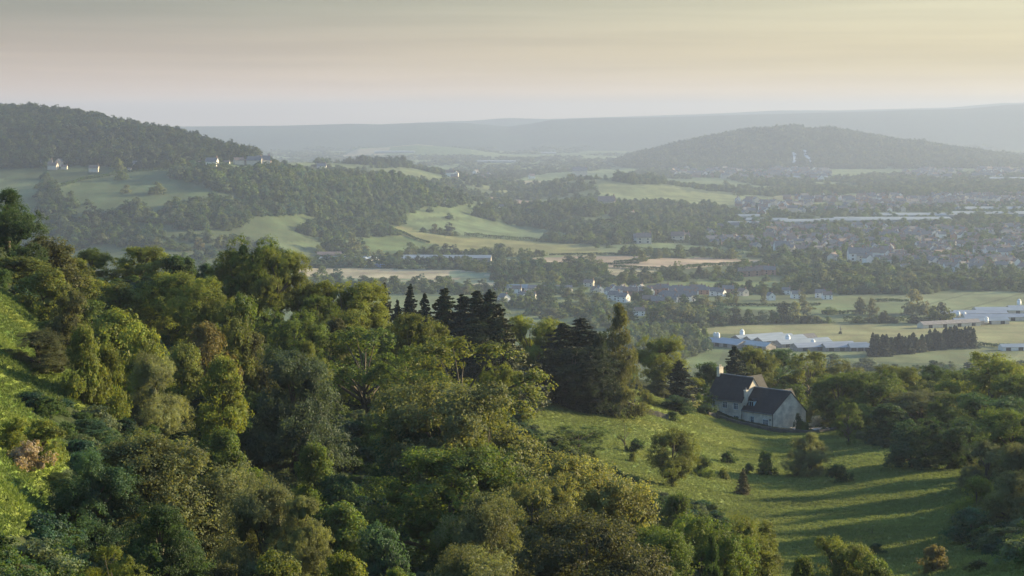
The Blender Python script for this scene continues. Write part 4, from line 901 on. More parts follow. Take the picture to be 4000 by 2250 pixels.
# individual valley trees: rows and lone trees read from the crops: (frame, [(x, y_base, height_px, width_px, kind/tint)], phrase, group)
def T(k, rows, phrase, group, Dmin=1250):
    s = FR[k][2] / .644
    rows = sorted(rows, key=lambda r: r[0]); n = len(rows)
    looks = []
    for r in rows:
        kind = r[4] if len(r) > 4 else 'far'; tn = r[5] if len(r) > 5 else MG
        looks.append(('pale' if sum(tn) > .30 else 'dark' if sum(tn) < .14 else 'green') + {'far': ' round tree', 'farcone': ' conifer', 'farcol': ' tall slim tree'}[kind])
    for i, r in enumerate(rows):
        x, yb, hp, wp = r[:4]; kind = r[4] if len(r) > 4 else 'far'; tn = r[5] if len(r) > 5 else MG
        (u, v), = fr(k, [(x, yb)]); D = hit(u, v, Dmin)
        h = hp / s / FP * D; rad = wp / s / FP * D / 2
        same = [j for j in range(n) if looks[j] == looks[i]]
        lb = looks[i] + ' ' + phrase if len(same) == 1 else f'{looks[i]}, {ordn(same.index(i))} from left {phrase}'
        plant(kind, u, 0, 0, D, tn, lb, 'tree', group, hm=h, rm=rad, name='conifer' if kind == 'farcone' else 'field_tree')
Pl = (.14, .155, .075); Dk = (.035, .055, .028)
T(6, [(645, 165, 110, 40, 'farcol', Pl), (830, 162, 110, 45, 'farcol', Pl), (1090, 160, 105, 55, 'farcol', Pl)], 'of the tall pasture trees by the village', 'tall slim trees in the pasture')
T(6, [(1475, 220, 110, 85, 'far', Pl), (1558, 222, 100, 75, 'far', Pl), (1860, 218, 150, 150, 'far', (.19, .20, .10)), (1110, 200, 65, 70, 'far', Pl), (1275, 218, 45, 90, 'far', MG), (1150, 185, 20, 50, 'far', OL)], 'standing in the pasture strip above the meadow hedge', 'pasture trees')
T(6, [(400, 290, 120, 150, 'far', MG), (520, 295, 80, 80, 'far', Dk), (640, 285, 105, 130, 'far', Dk), (740, 285, 90, 90, 'far', MG), (820, 282, 85, 80, 'far', GG), (905, 280, 75, 90, 'far', MG), (960, 275, 125, 130, 'far', Dk),
      (1040, 275, 125, 110, 'far', GG), (1115, 278, 75, 90, 'far', Dk), (1190, 278, 50, 80, 'far', GG), (1260, 278, 40, 60, 'far', MG)], 'in the left belt behind the barn meadow', 'tree belt behind the meadow')
T(6, [(1460, 278, 45, 80, 'far', MG), (1560, 278, 60, 80, 'far', Pl), (1640, 278, 75, 90, 'far', Dk), (1700, 280, 40, 60, 'far', Dk), (1850, 280, 50, 90, 'far', Dk), (1920, 280, 45, 70, 'far', MG), (1960, 275, 105, 70, 'far', MG),
      (2015, 278, 125, 90, 'far', Dk), (2065, 280, 95, 100, 'far', OL), (1985, 282, 80, 90, 'far', OL)], 'in the right belt behind the barn meadow', 'tree belt behind the meadow')
T(6, [(200, 300, 150, 170, 'far', GG), (90, 300, 130, 120, 'far', MG), (310, 300, 140, 130, 'far', GG), (430, 240, 130, 150, 'far', Pl), (330, 200, 60, 70, 'far', MG), (530, 160, 60, 80, 'far', GG), (600, 150, 70, 70, 'far', MG)], 'in the copse right behind the plantation', 'copse behind the plantation')
_r = random.Random(11)
T(12, [(405 + 42 * i + _r.uniform(-18, 18), 1075 - 5 * i + _r.uniform(-25, 25), 285 - i * 5 + _r.uniform(-45, 20), 150, 'farcone', CN) for i in range(17)] + [(1120 + 38 * i + _r.uniform(-14, 14), 985 - 2 * i + _r.uniform(-20, 20), 215 + 3 * i + _r.uniform(-30, 30), 140, 'farcone', CN) for i in range(20)], 'of the dark conifer block in the meadow', 'dark conifer block')
T(3, [(380, 1183, 95, 38, 'farcol', MG), (408, 1183, 95, 40, 'farcol', MG), (360, 1185, 60, 60, 'far', MG)], 'of the poplar clump in the straw fields', 'poplar clump')
T(3, [(60, 1040, 60, 60), (170, 1080, 62, 75, 'far', OL), (285, 1065, 55, 40, 'farcol', GG), (405, 1060, 65, 70, 'far', MG), (540, 1040, 50, 90, 'far', Pl), (640, 1062, 65, 75, 'far', GG), (735, 1062, 58, 80, 'far', OL), (985, 1078, 65, 65, 'far', MG), (880, 1050, 55, 80, 'far', MG)], 'along the hedge beyond the straw field', 'hedge trees beyond the straw field')
T(3, [(535, 1170, 55, 60, 'farcone', Dk), (570, 1185, 50, 80, 'far', GG), (645, 1175, 65, 85, 'far', OL), (715, 1165, 50, 50, 'farcol', GG), (800, 1150, 60, 90, 'far', MG), (855, 1135, 50, 45, 'farcol', MG), (1015, 1170, 50, 60, 'far', YG), (1130, 1165, 60, 60, 'far', MG), (930, 1140, 50, 80, 'far', GG)], 'in the row above the brick houses', 'trees above the brick houses')
T(3, [(60, 1215, 60, 80, 'far', GG), (120, 1215, 50, 60), (200, 1215, 60, 90, 'far', Pl), (265, 1210, 60, 70, 'far', MG), (845, 1270, 60, 60, 'far', Dk), (935, 1285, 60, 80, 'far', MG), (1010, 1262, 45, 60, 'far', GG), (690, 1245, 50, 100, 'far', MG), (500, 1250, 40, 90, 'far', GG)], 'beside the bright green field above the village', 'trees above the village')
T(3, [(1200, 1240, 90, 110, 'far', MG), (1310, 1245, 100, 130, 'far', GG), (1385, 1240, 100, 110, 'far', MG), (1490, 1240, 90, 110, 'far', OL), (1600, 1255, 80, 110, 'far', MG), (1700, 1245, 70, 110, 'far', MG), (1840, 1250, 90, 120, 'far', GG), (1960, 1250, 80, 120, 'far', MG), (2060, 1250, 75, 120, 'far', GG), (2180, 1250, 80, 130, 'far', MG), (2300, 1250, 70, 120, 'far', GG), (2420, 1250, 70, 120, 'far', MG), (2530, 1248, 65, 110, 'far', OL)], 'of the long wood edge above the tramlined field', 'long wood edge above the crop field')
T(2, [(1185, 1010, 65, 60, 'far', Dk), (1085, 1015, 60, 65, 'far', Pl), (1000, 1010, 35, 50), (1135, 1025, 40, 60), (1190, 1035, 35, 60, 'far', GG), (1230, 1035, 30, 50)], 'at the left end of the blue-green pasture', 'pasture hedge trees')
T(2, [(1010, 1165, 55, 70), (1070, 1170, 60, 70), (1155, 1165, 70, 60, 'far', Dk), (1215, 1168, 65, 85, 'far', Dk), (900, 1175, 45, 100, 'far', GG), (830, 1190, 50, 60), (1280, 1170, 30, 60, 'far', GG)], 'behind the long pale barn roof', 'trees behind the long barn')
T(2, [(1365, 1180, 50, 60), (1410, 1182, 40, 60), (1480, 1180, 55, 70, 'far', GG), (1535, 1180, 50, 60), (1610, 1180, 60, 90, 'far', GG), (1690, 1185, 60, 60), (1740, 1188, 60, 80), (1810, 1182, 50, 70, 'far', GG), (1850, 1180, 40, 50)], 'in the hedge under the long bright field', 'hedge trees under the bright field')
T(2, [(700, 1200, 60, 80, 'far', GG), (730, 1240, 60, 80, 'far', YG), (590, 1175, 65, 90, 'far', Pl), (505, 1150, 100, 110, 'far', GG), (400, 1150, 100, 120), (330, 1140, 110, 110), (270, 1160, 55, 60, 'far', YG), (370, 1235, 55, 80), (480, 1245, 45, 60), (520, 1245, 50, 60), (770, 1230, 70, 90), (820, 1235, 80, 80)], 'around the white farm buildings', 'trees around the white farm')
T(11, [(1700 + 70 * i, 262, 95 - (i % 3) * 6, 85, 'far', Dk) for i in range(10)], 'of the dark screen in front of the long barn', 'dark screen before the long barn')
T(2, [(2040, 1290, 60, 90, 'far', Dk), (2190, 1240, 80, 70, 'far', GG), (2110, 1270, 70, 90), (2250, 1265, 60, 70, 'far', OL), (2260, 1300, 60, 60, 'far', OL), (2200, 1300, 60, 70), (1850, 1240, 35, 60), (1940, 1260, 45, 70), (1730, 1250, 60, 70, 'far', OL), (1400, 1290, 50, 80, 'far', OL), (1340, 1275, 30, 40), (1520, 1285, 50, 70, 'far', GG), (1580, 1290, 50, 80, 'far', OL)], 'in the line beyond the striped crop field', 'trees beyond the striped field')
T(2, [(1930, 1385, 90, 110, 'far', OL), (2165, 1345, 55, 60, 'far', Pl), (2070, 1395, 45, 60), (2420, 1380, 80, 80, 'far', OL), (2330, 1370, 60, 80), (2480, 1350, 60, 70, 'far', GG), (1570, 1425, 70, 90), (1690, 1420, 70, 60, 'far', OL), (1830, 1340, 60, 80), (1300, 1450, 60, 80, 'far', Pl), (1200, 1400, 50, 80, 'far', Pl), (700, 1390, 55, 90), (620, 1380, 40, 70)], 'among the gardens behind the village', 'garden trees behind the village')
T(10, [(940, 215, 60, 100, 'far', Dk), (1050, 262, 60, 100, 'far', MG), (850, 360, 120, 150, 'far', GG), (1000, 370, 110, 190, 'far', MG), (1240, 410, 120, 230, 'far', OL), (1580, 270, 80, 110, 'far', PB), (1430, 235, 50, 90, 'far', PB), (450, 340, 90, 180, 'far', YG), (640, 400, 70, 100, 'far', OL)], 'between the village houses', 'trees between the village houses')
T(10, [(260, 480, 110, 120, 'far', OL), (660, 480, 110, 170), (520, 510, 90, 190, 'far', GG), (1040, 470, 110, 200, 'far', GG), (1020, 480, 60, 70, 'farcol', YG), (1270, 480, 60, 100, 'far', PB), (640, 620, 120, 260, 'far', GG), (800, 620, 110, 120), (980, 600, 120, 220, 'far', OL), (1140, 620, 130, 130, 'far', GG), (1780, 540, 130, 250, 'far', OL), (2250, 620, 180, 300, 'far', GG), (2080, 640, 200, 260, 'far', MG), (2480, 600, 110, 160, 'far', Pl), (1950, 680, 120, 220, 'far', MG)], 'in front of the village', 'trees in front of the village')
T(1, [(640, 945, 125, 110, 'far', Dk), (890, 735, 55, 55, 'far', GG), (1115, 740, 80, 110, 'far', OL), (500, 790, 70, 55), (625, 812, 35, 55), (860, 640, 60, 75), (840, 580, 95, 75, 'far', OL), (1610, 998, 60, 60), (1700, 975, 40, 35, 'far', Dk), (1470, 1035, 50, 60), (1665, 820, 40, 60, 'far', Dk)], 'alone on the left hill pasture', 'lone trees on the left hill pasture')
T(1, [(1405, 1135, 80, 65, 'far', (.20, .19, .09)), (1545, 1130, 90, 70, 'far', OL), (1200, 1125, 60, 90), (1095, 1110, 60, 90, 'far', GG), (980, 1095, 60, 110, 'far', GG), (810, 1095, 60, 60), (720, 1085, 60, 110, 'far', GG), (870, 1110, 55, 60, 'far', GG), (1300, 1140, 50, 80), (1650, 1120, 80, 110, 'far', OL)], 'in the misty row at the hill foot', 'misty row at the hill foot')
T(1, [(2260, 560, 52, 85, 'far', Dk), (2320, 575, 45, 50, 'far', Dk), (2440, 595, 40, 60, 'far', Dk), (1680, 405, 40, 70, 'far', Dk), (1770, 420, 40, 60, 'far', Dk), (1840, 470, 55, 60, 'far', Dk), (1910, 515, 65, 70, 'far', Dk), (1960, 555, 50, 60)], 'along the hill end by the pale houses', 'trees at the hill end')

# dead tree and its bush in the broad meadow
def dead_tree():
    (u, v), = fr(9, [(1880, 178)]); D = hit(u, v, 1300); p = at(u, D)
    b = MB(); h = 7.5
    b.tube([(0, 0, 0), (.1, 0, h * .35), (-.2, .1, h * .62), (-.6, 0, h)], [.4, .3, .2, .05])
    for q in ((1.4, .2, .8), (-1.6, -.3, .78), (2.4, 0, .68), (.6, .8, 1.0)): b.tube([(0, 0, h * .4), (q[0] * .5, q[1], h * (q[2] - .15)), (q[0], q[1], h * q[2])], [.22, .12, .04], 5)
    root = bpy.data.objects.new('dead_tree', None); COL.objects.link(root); root.location = p
    b.build('trunk', M['deadwood'], root); c = link('crown', PR['shrub'][0][0], root); c.scale = (1.9, 1.9, 2.6); c.color = (*Dk, 1)
    tag(root, 'bare dead tree with a bush at its foot alone in the pale meadow', 'tree')
dead_tree()

# ------------------------------------------------------------ the stone farmhouse
def farmhouse():
    DA = 430.0; XA = 656.6 / FP * DA; zb = -1209.8 / 7777.8 * DA
    root = bpy.data.objects.new('farmhouse', None); COL.objects.link(root); root.location = (XA, DA, zb)
    tag(root, 'stone farmhouse with steep dark roofs and two chimneys at the meadow edge', 'house')
    a = Vector((-.67, .742, 0)); p = Vector((.742, .67, 0)); g = Vector((.90, .436, 0))
    def pt(t, s, z): return a * t + p * s + Vector((0, 0, z))
    def gp(s, z): return g * s + Vector((0, 0, z))
    TS, TL = 8.9, 19.2; WW, WM = 8.4, 7.7; EW, RW, EM, RM_ = 3.2, 7.6, 4.95, 9.65
    B0 = -4.0
    # walls
    m = MB()
    # wing (near gable is skewed)
    F0, F1 = gp(0, B0), pt(TS, 0, B0); Bk0, Bk1 = gp(8.5, B0), pt(TS, WW, B0)
    def up(q, z): return Vector((q.x, q.y, z))
    m.poly([F1, F0, up(F0, EW), up(F1, EW)]); m.poly([F0, Bk0, up(Bk0, EW + .1), gp(4.6, RW), up(F0, EW)]); m.poly([Bk0, Bk1, up(Bk1, EW), up(Bk0, EW + .1)])
    wing = m.build('wall', M['stone'], root); wing['label'] = 'low wing walls with broad plain gable'
    m = MB()
    A0, A1, A2, A3 = pt(TS + .003, -.06, B0), pt(TL, -.06, B0), pt(TL, WM, B0), pt(TS + .003, WM, B0)
    m.poly([A1, A0, up(A0, EM), up(A1, EM)]); m.poly([A0, A3, up(A3, EM), pt(TS + .003, WM / 2, RM_), up(A0, EM)]); m.poly([A3, A2, up(A2, EM), up(A3, EM)])
    m.poly([A2, A1, up(A1, EM), pt(TL, WM / 2, RM_), up(A2, EM)])
    main = m.build('wall', M['stone'], root); main['label'] = 'tall two-storey main block walls'
    # roofs as slabs with thickness
    def slab(mb, e0, e1, r1, r0, th=.22):
        n = (e1 - e0).cross(r0 - e0).normalized(); n = n if n.z > 0 else -n
        d = Vector((0, 0, th)); mb.hexa([e0, e1, r1, r0, e0 + d, e1 + d, r1 + d, r0 + d])
    def gable(mb, ef0, ef1, eb0, eb1, r0, r1, ov=.35):
        """front eave pair, back eave pair, ridge pair; extended by an overhang down the slope"""
        for (e0, e1) in ((ef0, ef1), (eb0, eb1)):
            x0 = e0 + (e0 - r0).normalized() * ov; x1 = e1 + (e1 - r1).normalized() * ov
            slab(mb, x0, x1, r1, r0)
    m = MB(); k = g * 0
    ex = Vector(-a * .12)
    gable(m, gp(0, EW) + ex, pt(TS, 0, EW), gp(8.5, EW + .1) + ex, pt(TS, WW, EW), gp(4.6, RW) + ex, pt(TS, WW / 2, RW))
    wr = m.build('roof', M['roof'], root)
    m = MB(); m.tube([gp(4.6, RW + .26) + ex, pt(TS, WW / 2, RW + .26)], [.13, .13], 6); m.build('ridge_tiles', M['lead'], wr)
    m = MB()
    gable(m, pt(TS - .15, 0, EM), pt(TL + .15, 0, EM), pt(TS - .15, WM, EM), pt(TL + .15, WM, EM), pt(TS - .15, WM / 2, RM_), pt(TL + .15, WM / 2, RM_))
    mr = m.build('roof', M['roof'], root)
    m = MB(); m.tube([pt(TS - .15, WM / 2, RM_ + .26), pt(TL + .15, WM / 2, RM_ + .26)], [.13, .13], 6); m.build('ridge_tiles', M['lead'], mr)
    # rear cross wings: ridge runs away from the front
    for (t0, t1, s1, e, rg, s0) in ((11.2, 16.8, WM + 4.6, 5.0, 9.2, WM / 2), (3.2, 7.6, WW + 4.2, 3.4, 6.9, WW / 2 + .8)):
        m = MB(); tm = (t0 + t1) / 2
        q = [pt(t0, s0, B0), pt(t1, s0, B0), pt(t1, s1, B0), pt(t0, s1, B0)]
        m.poly([q[0], q[3], up(q[3], e), up(q[0], e)]); m.poly([q[2], q[1], up(q[1], e), up(q[2], e)]); m.poly([q[3], q[2], up(q[2], e), pt(tm, s1, rg), up(q[3], e)])
        wv = m.build('wall', M['stone'], root); wv['label'] = 'rear cross wing walls'
        m = MB(); gable(m, pt(t0, s0, e), pt(t0, s1 + .15, e), pt(t1, s0, e), pt(t1, s1 + .15, e), pt(tm, s0, rg), pt(tm, s1 + .15, rg)); m.build('roof', M['roof'], root)
    # chimneys
    def chimney(t, s, z0, z1, wt, ws, pots):
        m = MB()
        c = [pt(t - wt, s - ws, z0), pt(t + wt, s - ws, z0), pt(t + wt, s + ws, z0), pt(t - wt, s + ws, z0)]; m.hexa(c + [up(x, z1) for x in c])
        ch = m.build('chimney', M['stone'], root)
        m = MB(); c = [pt(t - wt - .08, s - ws - .08, z1), pt(t + wt + .08, s - ws - .08, z1), pt(t + wt + .08, s + ws + .08, z1), pt(t - wt - .08, s + ws + .08, z1)]; m.hexa(c + [up(x, z1 + .16) for x in c]); m.build('chimney_cap', M['stone'], ch)
        for q in range(pots):
            m = MB(); c0 = pt(t, s + (q - (pots - 1) / 2) * .45, z1 + .16); m.tube([c0, c0 + Vector((0, 0, .45)), c0 + Vector((0, 0, .5))], [.15, .13, .17], 9); m.build('chimney_pot', M['lead'] if pots == 1 else M['render_cream'], ch)
    chimney(TL - .3, WM / 2 + .15, 8.6, 11.2, .38, .68, 2)
    chimney(TS - .33, 1.0, 3.2, 7.3, .32, .36, 1)
    # windows: frame, mullions, panes, stone lintel and sill
    def window(t, z, w_, h, n=3, mat='white', door=False, off=-.06):
        y = off
        m = MB()
        def bx(t0, t1, z0, z1, d0, d1): 
            c = [pt(t0, d0, z0), pt(t1, d0, z0), pt(t1, d1, z0), pt(t0, d1, z0)]; m.hexa(c + [up(x, z1) for x in c])
        fw = .09
        bx(t - w_ / 2, t + w_ / 2, z, z + fw, y - .05, y + .01); bx(t - w_ / 2, t + w_ / 2, z + h - fw, z + h, y - .05, y + .01)
        for i in range(n + 1):
            c = t - w_ / 2 + fw / 2 + (w_ - fw) * i / n; bx(c - fw / 2, c + fw / 2, z + fw, z + h - fw, y - .047, y + .01)
        if h > 1.2: bx(t - w_ / 2 + fw, t + w_ / 2 - fw, z + h * .62, z + h * .62 + .05, y - .043, y + .01)
        wd = m.build('door' if door else 'window', M[mat], root)
        m = MB(); m.poly([pt(t - w_ / 2 + .03, y - .02, z + .03), pt(t + w_ / 2 - .03, y - .02, z + .03), pt(t + w_ / 2 - .03, y - .02, z + h - .03), pt(t - w_ / 2 + .03, y - .02, z + h - .03)]); m.build('pane', M['glass'], wd)
        m = MB(); bx(t - w_ / 2 - .15, t + w_ / 2 + .15, z + h + .02, z + h + .2, y - .09, y + .01); m.build('lintel', M['stone'], wd)
        if not door: m = MB(); bx(t - w_ / 2 - .1, t + w_ / 2 + .1, z - .13, z - .01, y - .1, y + .01); m.build('sill', M['stone'], wd)
    def tu(x):   # column on the enlarged crop -> distance along the front wall
        u = (x / 3.68 + 2650) * .644; k_ = (u - UC) / FP; return (XA - k_ * DA) / (.67 + .742 * k_)
    for x in (507, 672, 828): window(tu(x), 3.05, 1.35, 1.45)
    window(tu(676), .35, 1.4, 1.5); window(tu(835), .55, 1.5, 1.2); window(tu(1062), .35, 1.0, 1.75, 2, 'bluewhite', True, 0)
    window(tu(1255), .25, 1.5, 1.6, 4, 'white', True, 0)
    # gabled dormer with blue-painted window
    m = MB(); t0 = tu(1017); s0 = .75
    c = [pt(t0 - .75, s0, 3.2), pt(t0 + .75, s0, 3.2), pt(t0 + .75, s0 + 2.3, 3.2), pt(t0 - .75, s0 + 2.3, 3.2)]; m.hexa(c + [up(x, 5.3) for x in c])
    dm = m.build('dormer', M['bluewhite'], root)
    m = MB(); c = [pt(t0 - .95, s0 - .2, 5.3), pt(t0 + .95, s0 - .2, 5.3), pt(t0 + .95, s0 + 2.4, 5.3), pt(t0 - .95, s0 + 2.4, 5.3)]
    m.hexa(c + [pt(t0 - .1, s0 - .2, 5.75), pt(t0 + .1, s0 - .2, 5.75), pt(t0 + .1, s0 + 2.6, 5.75), pt(t0 - .1, s0 + 2.6, 5.75)]); m.build('dormer_roof', M['roof'], dm)
    m = MB()
    for i in (-1, 1): m.poly([pt(t0 + i * .32 - .26, s0 - .012, 4.05), pt(t0 + i * .32 + .26, s0 - .012, 4.05), pt(t0 + i * .32 + .26, s0 - .012, 5.1), pt(t0 + i * .32 - .26, s0 - .012, 5.1)])
    m.build('pane', M['glass'], dm)
    # gutters, downpipes, wall lamp
    m = MB(); m.tube([gp(0, EW - .12) - p * .3, pt(TS, -.3, EW - .12)], [.07, .07], 6); m.build('gutter', M['lead'], root)
    m = MB(); m.tube([pt(TS, -.34, EM - .18), pt(TL, -.34, EM - .18)], [.07, .07], 6); m.build('gutter', M['lead'], root)
    for q in (gp(-.02, 0) - p * .1, pt(TS - .1, -.14, 0)):
        m = MB(); m.tube([q + Vector((0, 0, -.4)), q + Vector((0, 0, 3.1))], [.07, .07], 6); m.build('downpipe', M['dark'], root)
    m = MB(); c = pt(.7, -.15, 1.7); m.tube([c, c + Vector((0, 0, .15)), c + Vector((0, 0, .35))], [.1, .16, .08], 8); m.build('wall_lamp', M['dark'], root)
    # drive
    m = MB(); q = [(60.5, 424), (64.5, 422.5), (70, 424), (73, 428), (69, 431), (64, 430), (60, 431)]
    m.poly([(x, y, H(x, y) + .30) for x, y in q]); tag(m.build('drive', M['gravel']), 'pale gravel drive by the gable end', None, None, 'structure')
farmhouse()
def drystone(name, label, pts, hm, wm=.5):
    """pts = (x, y) polyline; uneven courses of dark stone"""
    b = MB(); Q = []
    for a, c in zip(pts, pts[1:]):
        n = max(1, int(math.dist(a, c) / .8)); Q += [(a[0] + (c[0] - a[0]) * i / n, a[1] + (c[1] - a[1]) * i / n) for i in range(n)]
    Q.append(pts[-1]); prev = None; r = random.Random(4)
    for i, (x, y) in enumerate(Q):
        j = min(i + 1, len(Q) - 1); k = max(i - 1, 0); d = Vector((Q[j][0] - Q[k][0], Q[j][1] - Q[k][1], 0)).normalized(); n = Vector((-d.y, d.x, 0)) * wm / 2
        z = H(x, y); h = hm * (1 + r.uniform(-.14, .14)); c = Vector((x, y, z)); o = Vector((r.uniform(-.05, .05), r.uniform(-.05, .05), 0))
        ring = [c - n * 1.2 - Vector((0, 0, .5)), c + n * 1.2 - Vector((0, 0, .5)), c + n * .8 + Vector((0, 0, h)) + o, c - n * .8 + Vector((0, 0, h)) + o]
        base = len(b.v); b.v += [tuple(v) for v in ring]
        if prev is not None:
            for q in range(4): b.f.append((prev + q, prev + (q + 1) % 4, base + (q + 1) % 4, base + q)); b.m.append(0)
        prev = base
    tag(b.build(name, M['stone_dark']), label, 'wall')
def xyD(lst): return [((u - UC) / FP * D, D) for u, D in lst]
drystone('drystone_wall', 'old drystone wall along the top of the meadow below the cypress', xyD([(1290, 398), (1360, 398), (1440, 396), (1530, 392), (1620, 388), (1680, 391)]), 1.1)
drystone('garden_wall', 'low dark stone wall in front of the farmhouse', xyD([(1782, 426), (1800, 428), (1860, 427), (1942, 421.5), (2010, 421), (2060, 420), (2110, 424)]), .65)

# ------------------------------------------------------------ barns and silos
def barn(x, y, ln, wd, hw, hr, ang, roofm, wallm, label, group=None, cat='barn', name='barn', doors=3, z=None):
    root = bpy.data.objects.new(name, None); COL.objects.link(root); root.location = (x, y, (H(x, y) if z is None else z) - .2); root.rotation_euler = (0, 0, ang)
    m = MB(); a, b = ln / 2, wd / 2
    m.poly([(-a, -b, -1), (a, -b, -1), (a, -b, hw), (-a, -b, hw)]); m.poly([(a, b, -1), (-a, b, -1), (-a, b, hw), (a, b, hw)])
    for s in (-1, 1): m.poly([(s * a, -b, -1), (s * a, b, -1), (s * a, b, hw), (s * a, 0, hw + hr), (s * a, -b, hw)])
    m.build('wall', wallm, root)
    m = MB(); o = .5; k = hr / b * o
    for s in (-1, 1):
        e0, e1, r1, r0 = [Vector(q) for q in ((-a - .4, s * (b + o), hw - k), (a + .4, s * (b + o), hw - k), (a + .4, 0, hw + hr), (-a - .4, 0, hw + hr))]; d = Vector((0, 0, .2)); m.hexa([e0, e1, r1, r0, e0 + d, e1 + d, r1 + d, r0 + d])
    m.build('roof', roofm, root)
    for i in range(doors):
        c = -a + ln * (i + .5) / doors; m = MB(); m.box(c - 2, c + 2, -b - .06, -b + .02, 0, min(3.2, hw - .3)); m.build('door', M['dark'], root)
    tag(root, label, cat, group); return root
def silo(k, x, y, h, r, label, Dmin=1300):
    (u, v), = fr(k, [(x, y)]); D = hit(u, v, Dmin); p = at(u, D)
    root = bpy.data.objects.new('silo', None); COL.objects.link(root); root.location = p
    m = MB(); m.tube([(0, 0, 1.2), (0, 0, h * .8)], [r, r], 14); m.build('tank', M['white'], root, True)
    m = MB(); m.tube([(0, 0, h * .8), (0, 0, h * .93), (0, 0, h)], [r * 1.02, r * .6, r * .12], 14); m.build('roof', M['white'], root, True)
    for i in range(4): m = MB(); t = math.pi / 4 + i * math.pi / 2; m.tube([(r * .8 * math.cos(t), r * .8 * math.sin(t), -.3), (r * .8 * math.cos(t), r * .8 * math.sin(t), 1.3)], [.12, .12], 5); m.build('leg', M['lead'], root)
    tag(root, label, 'silo', 'feed silos at the farms')
def bxy(k, x, y, Dmin=1250):
    (u, v), = fr(k, [(x, y)]); D = hit(u, v, Dmin); return (u - UC) / FP * D, D
A33 = R(30)
for (x, y, ln, wd, ang, rm, lb) in (
    (850, 262, 46, 13, A33, 'tin', 'rearmost long pale-roofed barn of the near farm'), (980, 275, 44, 12, A33, 'tin', 'second pale-roofed barn with serrated gable, near farm'),
    (1120, 288, 44, 13, A33, 'tin', 'third pale-roofed barn beside the centre silo'), (690, 345, 50, 12, R(-47), 'tin', 'foremost pale barn slanting down to the right'),
    (450, 330, 34, 14, R(-47), 'tin_grey', 'dull brown-grey shed at the left of the near farm'), (1400, 325, 48, 12, R(27), 'tin', 'pale barn stretching right from the near farm'),
    (1440, 262, 16, 9, A33, 'slate', 'small black-roofed shed behind the pale barns'), (1660, 372, 50, 14, R(18), 'tin_grey', 'grey-roofed shed at the right of the near farm'),
    (1930, 380, 36, 12, R(14), 'tin_grey', 'grey-blue low shed further right at the near farm'), (2150, 385, 22, 9, R(10), 'tin', 'small pale shed next to the conifer block')):
    X_, Y_ = bxy(9, x, y); barn(X_, Y_, ln, wd, 3.2, 2.6, ang, M[rm], M['shed'], lb, 'barns of the near farm', doors=4)
silo(9, 640, 262, 9.5, 1.9, 'white domed silo between the rear barns'); silo(9, 1215, 318, 8.5, 1.9, 'white silo in front of the third pale barn')
silo(9, 1532, 345, 6.5, 1.7, 'short white silo beside the grey shed'); silo(9, 300, 262, 7, 1.6, 'left one of two dull silos by the plantation'); silo(9, 335, 264, 7, 1.7, 'right one of two dull silos by the plantation')
for (x, y, ln, wd, ang, rm, lb) in ((1850, 500, 60, 14, R(6), 'tin_grey', 'long lilac-grey shed at the far farmyard'), (2200, 455, 44, 16, R(3), 'tin', 'big shed with pale blue-green front at the far farmyard'),
    (2250, 555, 70, 12, R(5), 'tin_grey', 'front long grey shed at the far farmyard'), (1500, 650, 60, 9, R(24), 'shed', 'low rough shed at the left tip of the far farmyard'), (2540, 430, 26, 14, R(5), 'tin_grey', 'grey shed cut by the right edge'),
    (1950, 610, 50, 9, R(10), 'tin', 'low white-fronted shed before the far farmyard')):
    X_, Y_ = bxy(12, x, y); barn(X_, Y_, ln, wd, 3.4, 2.4, ang, M[rm], M['render_cream'], lb, 'sheds of the far farmyard', doors=4)
silo(12, 1630, 520, 6, 1.7, 'cream silo left in the far farmyard'); silo(12, 1715, 545, 7, 1.8, 'white silo beside the cream one, far farmyard'); silo(12, 2035, 620, 7, 1.9, 'pale silo in front of the far farmyard')
silo(12, 2505, 385, 9, 2.0, 'tall white silo near the right edge'); silo(12, 1700, 610, 5, 1.7, 'short grey silo below the white one, far farmyard')
X_, Y_ = bxy(12, 2500, 985, 1100); barn(X_, Y_, 30, 9, 3, 2, R(8), M['tin'], M['render_white'], 'pale roof at the right edge below the meadow', 'sheds of the far farmyard')
for (k, x, y, ln, wd, ang, rm, wm_, lb) in ((11, 860, 232, 40, 12, R(4), 'tin_grey', 'render_white', 'long white workshop in the middle of the distant farm'), (11, 1100, 240, 30, 14, R(70), 'tin', 'render_white', 'white gabled building at the right of the distant farm'),
    (11, 545, 238, 24, 12, R(10), 'tin', 'render_white', 'small pale shed at the left of the distant farm'), (11, 600, 175, 30, 16, R(5), 'tile', 'brick', 'brown barn behind the distant farm'),
    (11, 2050, 215, 118, 20, R(-3), 'tin_far', 'shed', 'very long pale roof behind the dark tree screen'), (11, 1630, 225, 20, 14, R(8), 'tin', 'render_white', 'small white-roofed store left of the long barn'),
    (10, 640, 285, 46, 14, R(-3), 'slate', 'render_cream', 'long grey barn at the left of the village'), (10, 150, 275, 36, 10, R(-4), 'tin', 'render_white', 'flat white workshop left of the village barn')):
    X_, Y_ = bxy(k, x, y); barn(X_, Y_, ln, wd, 3.8, 3.0, ang, M[rm], M[wm_], lb, 'outlying farm buildings')
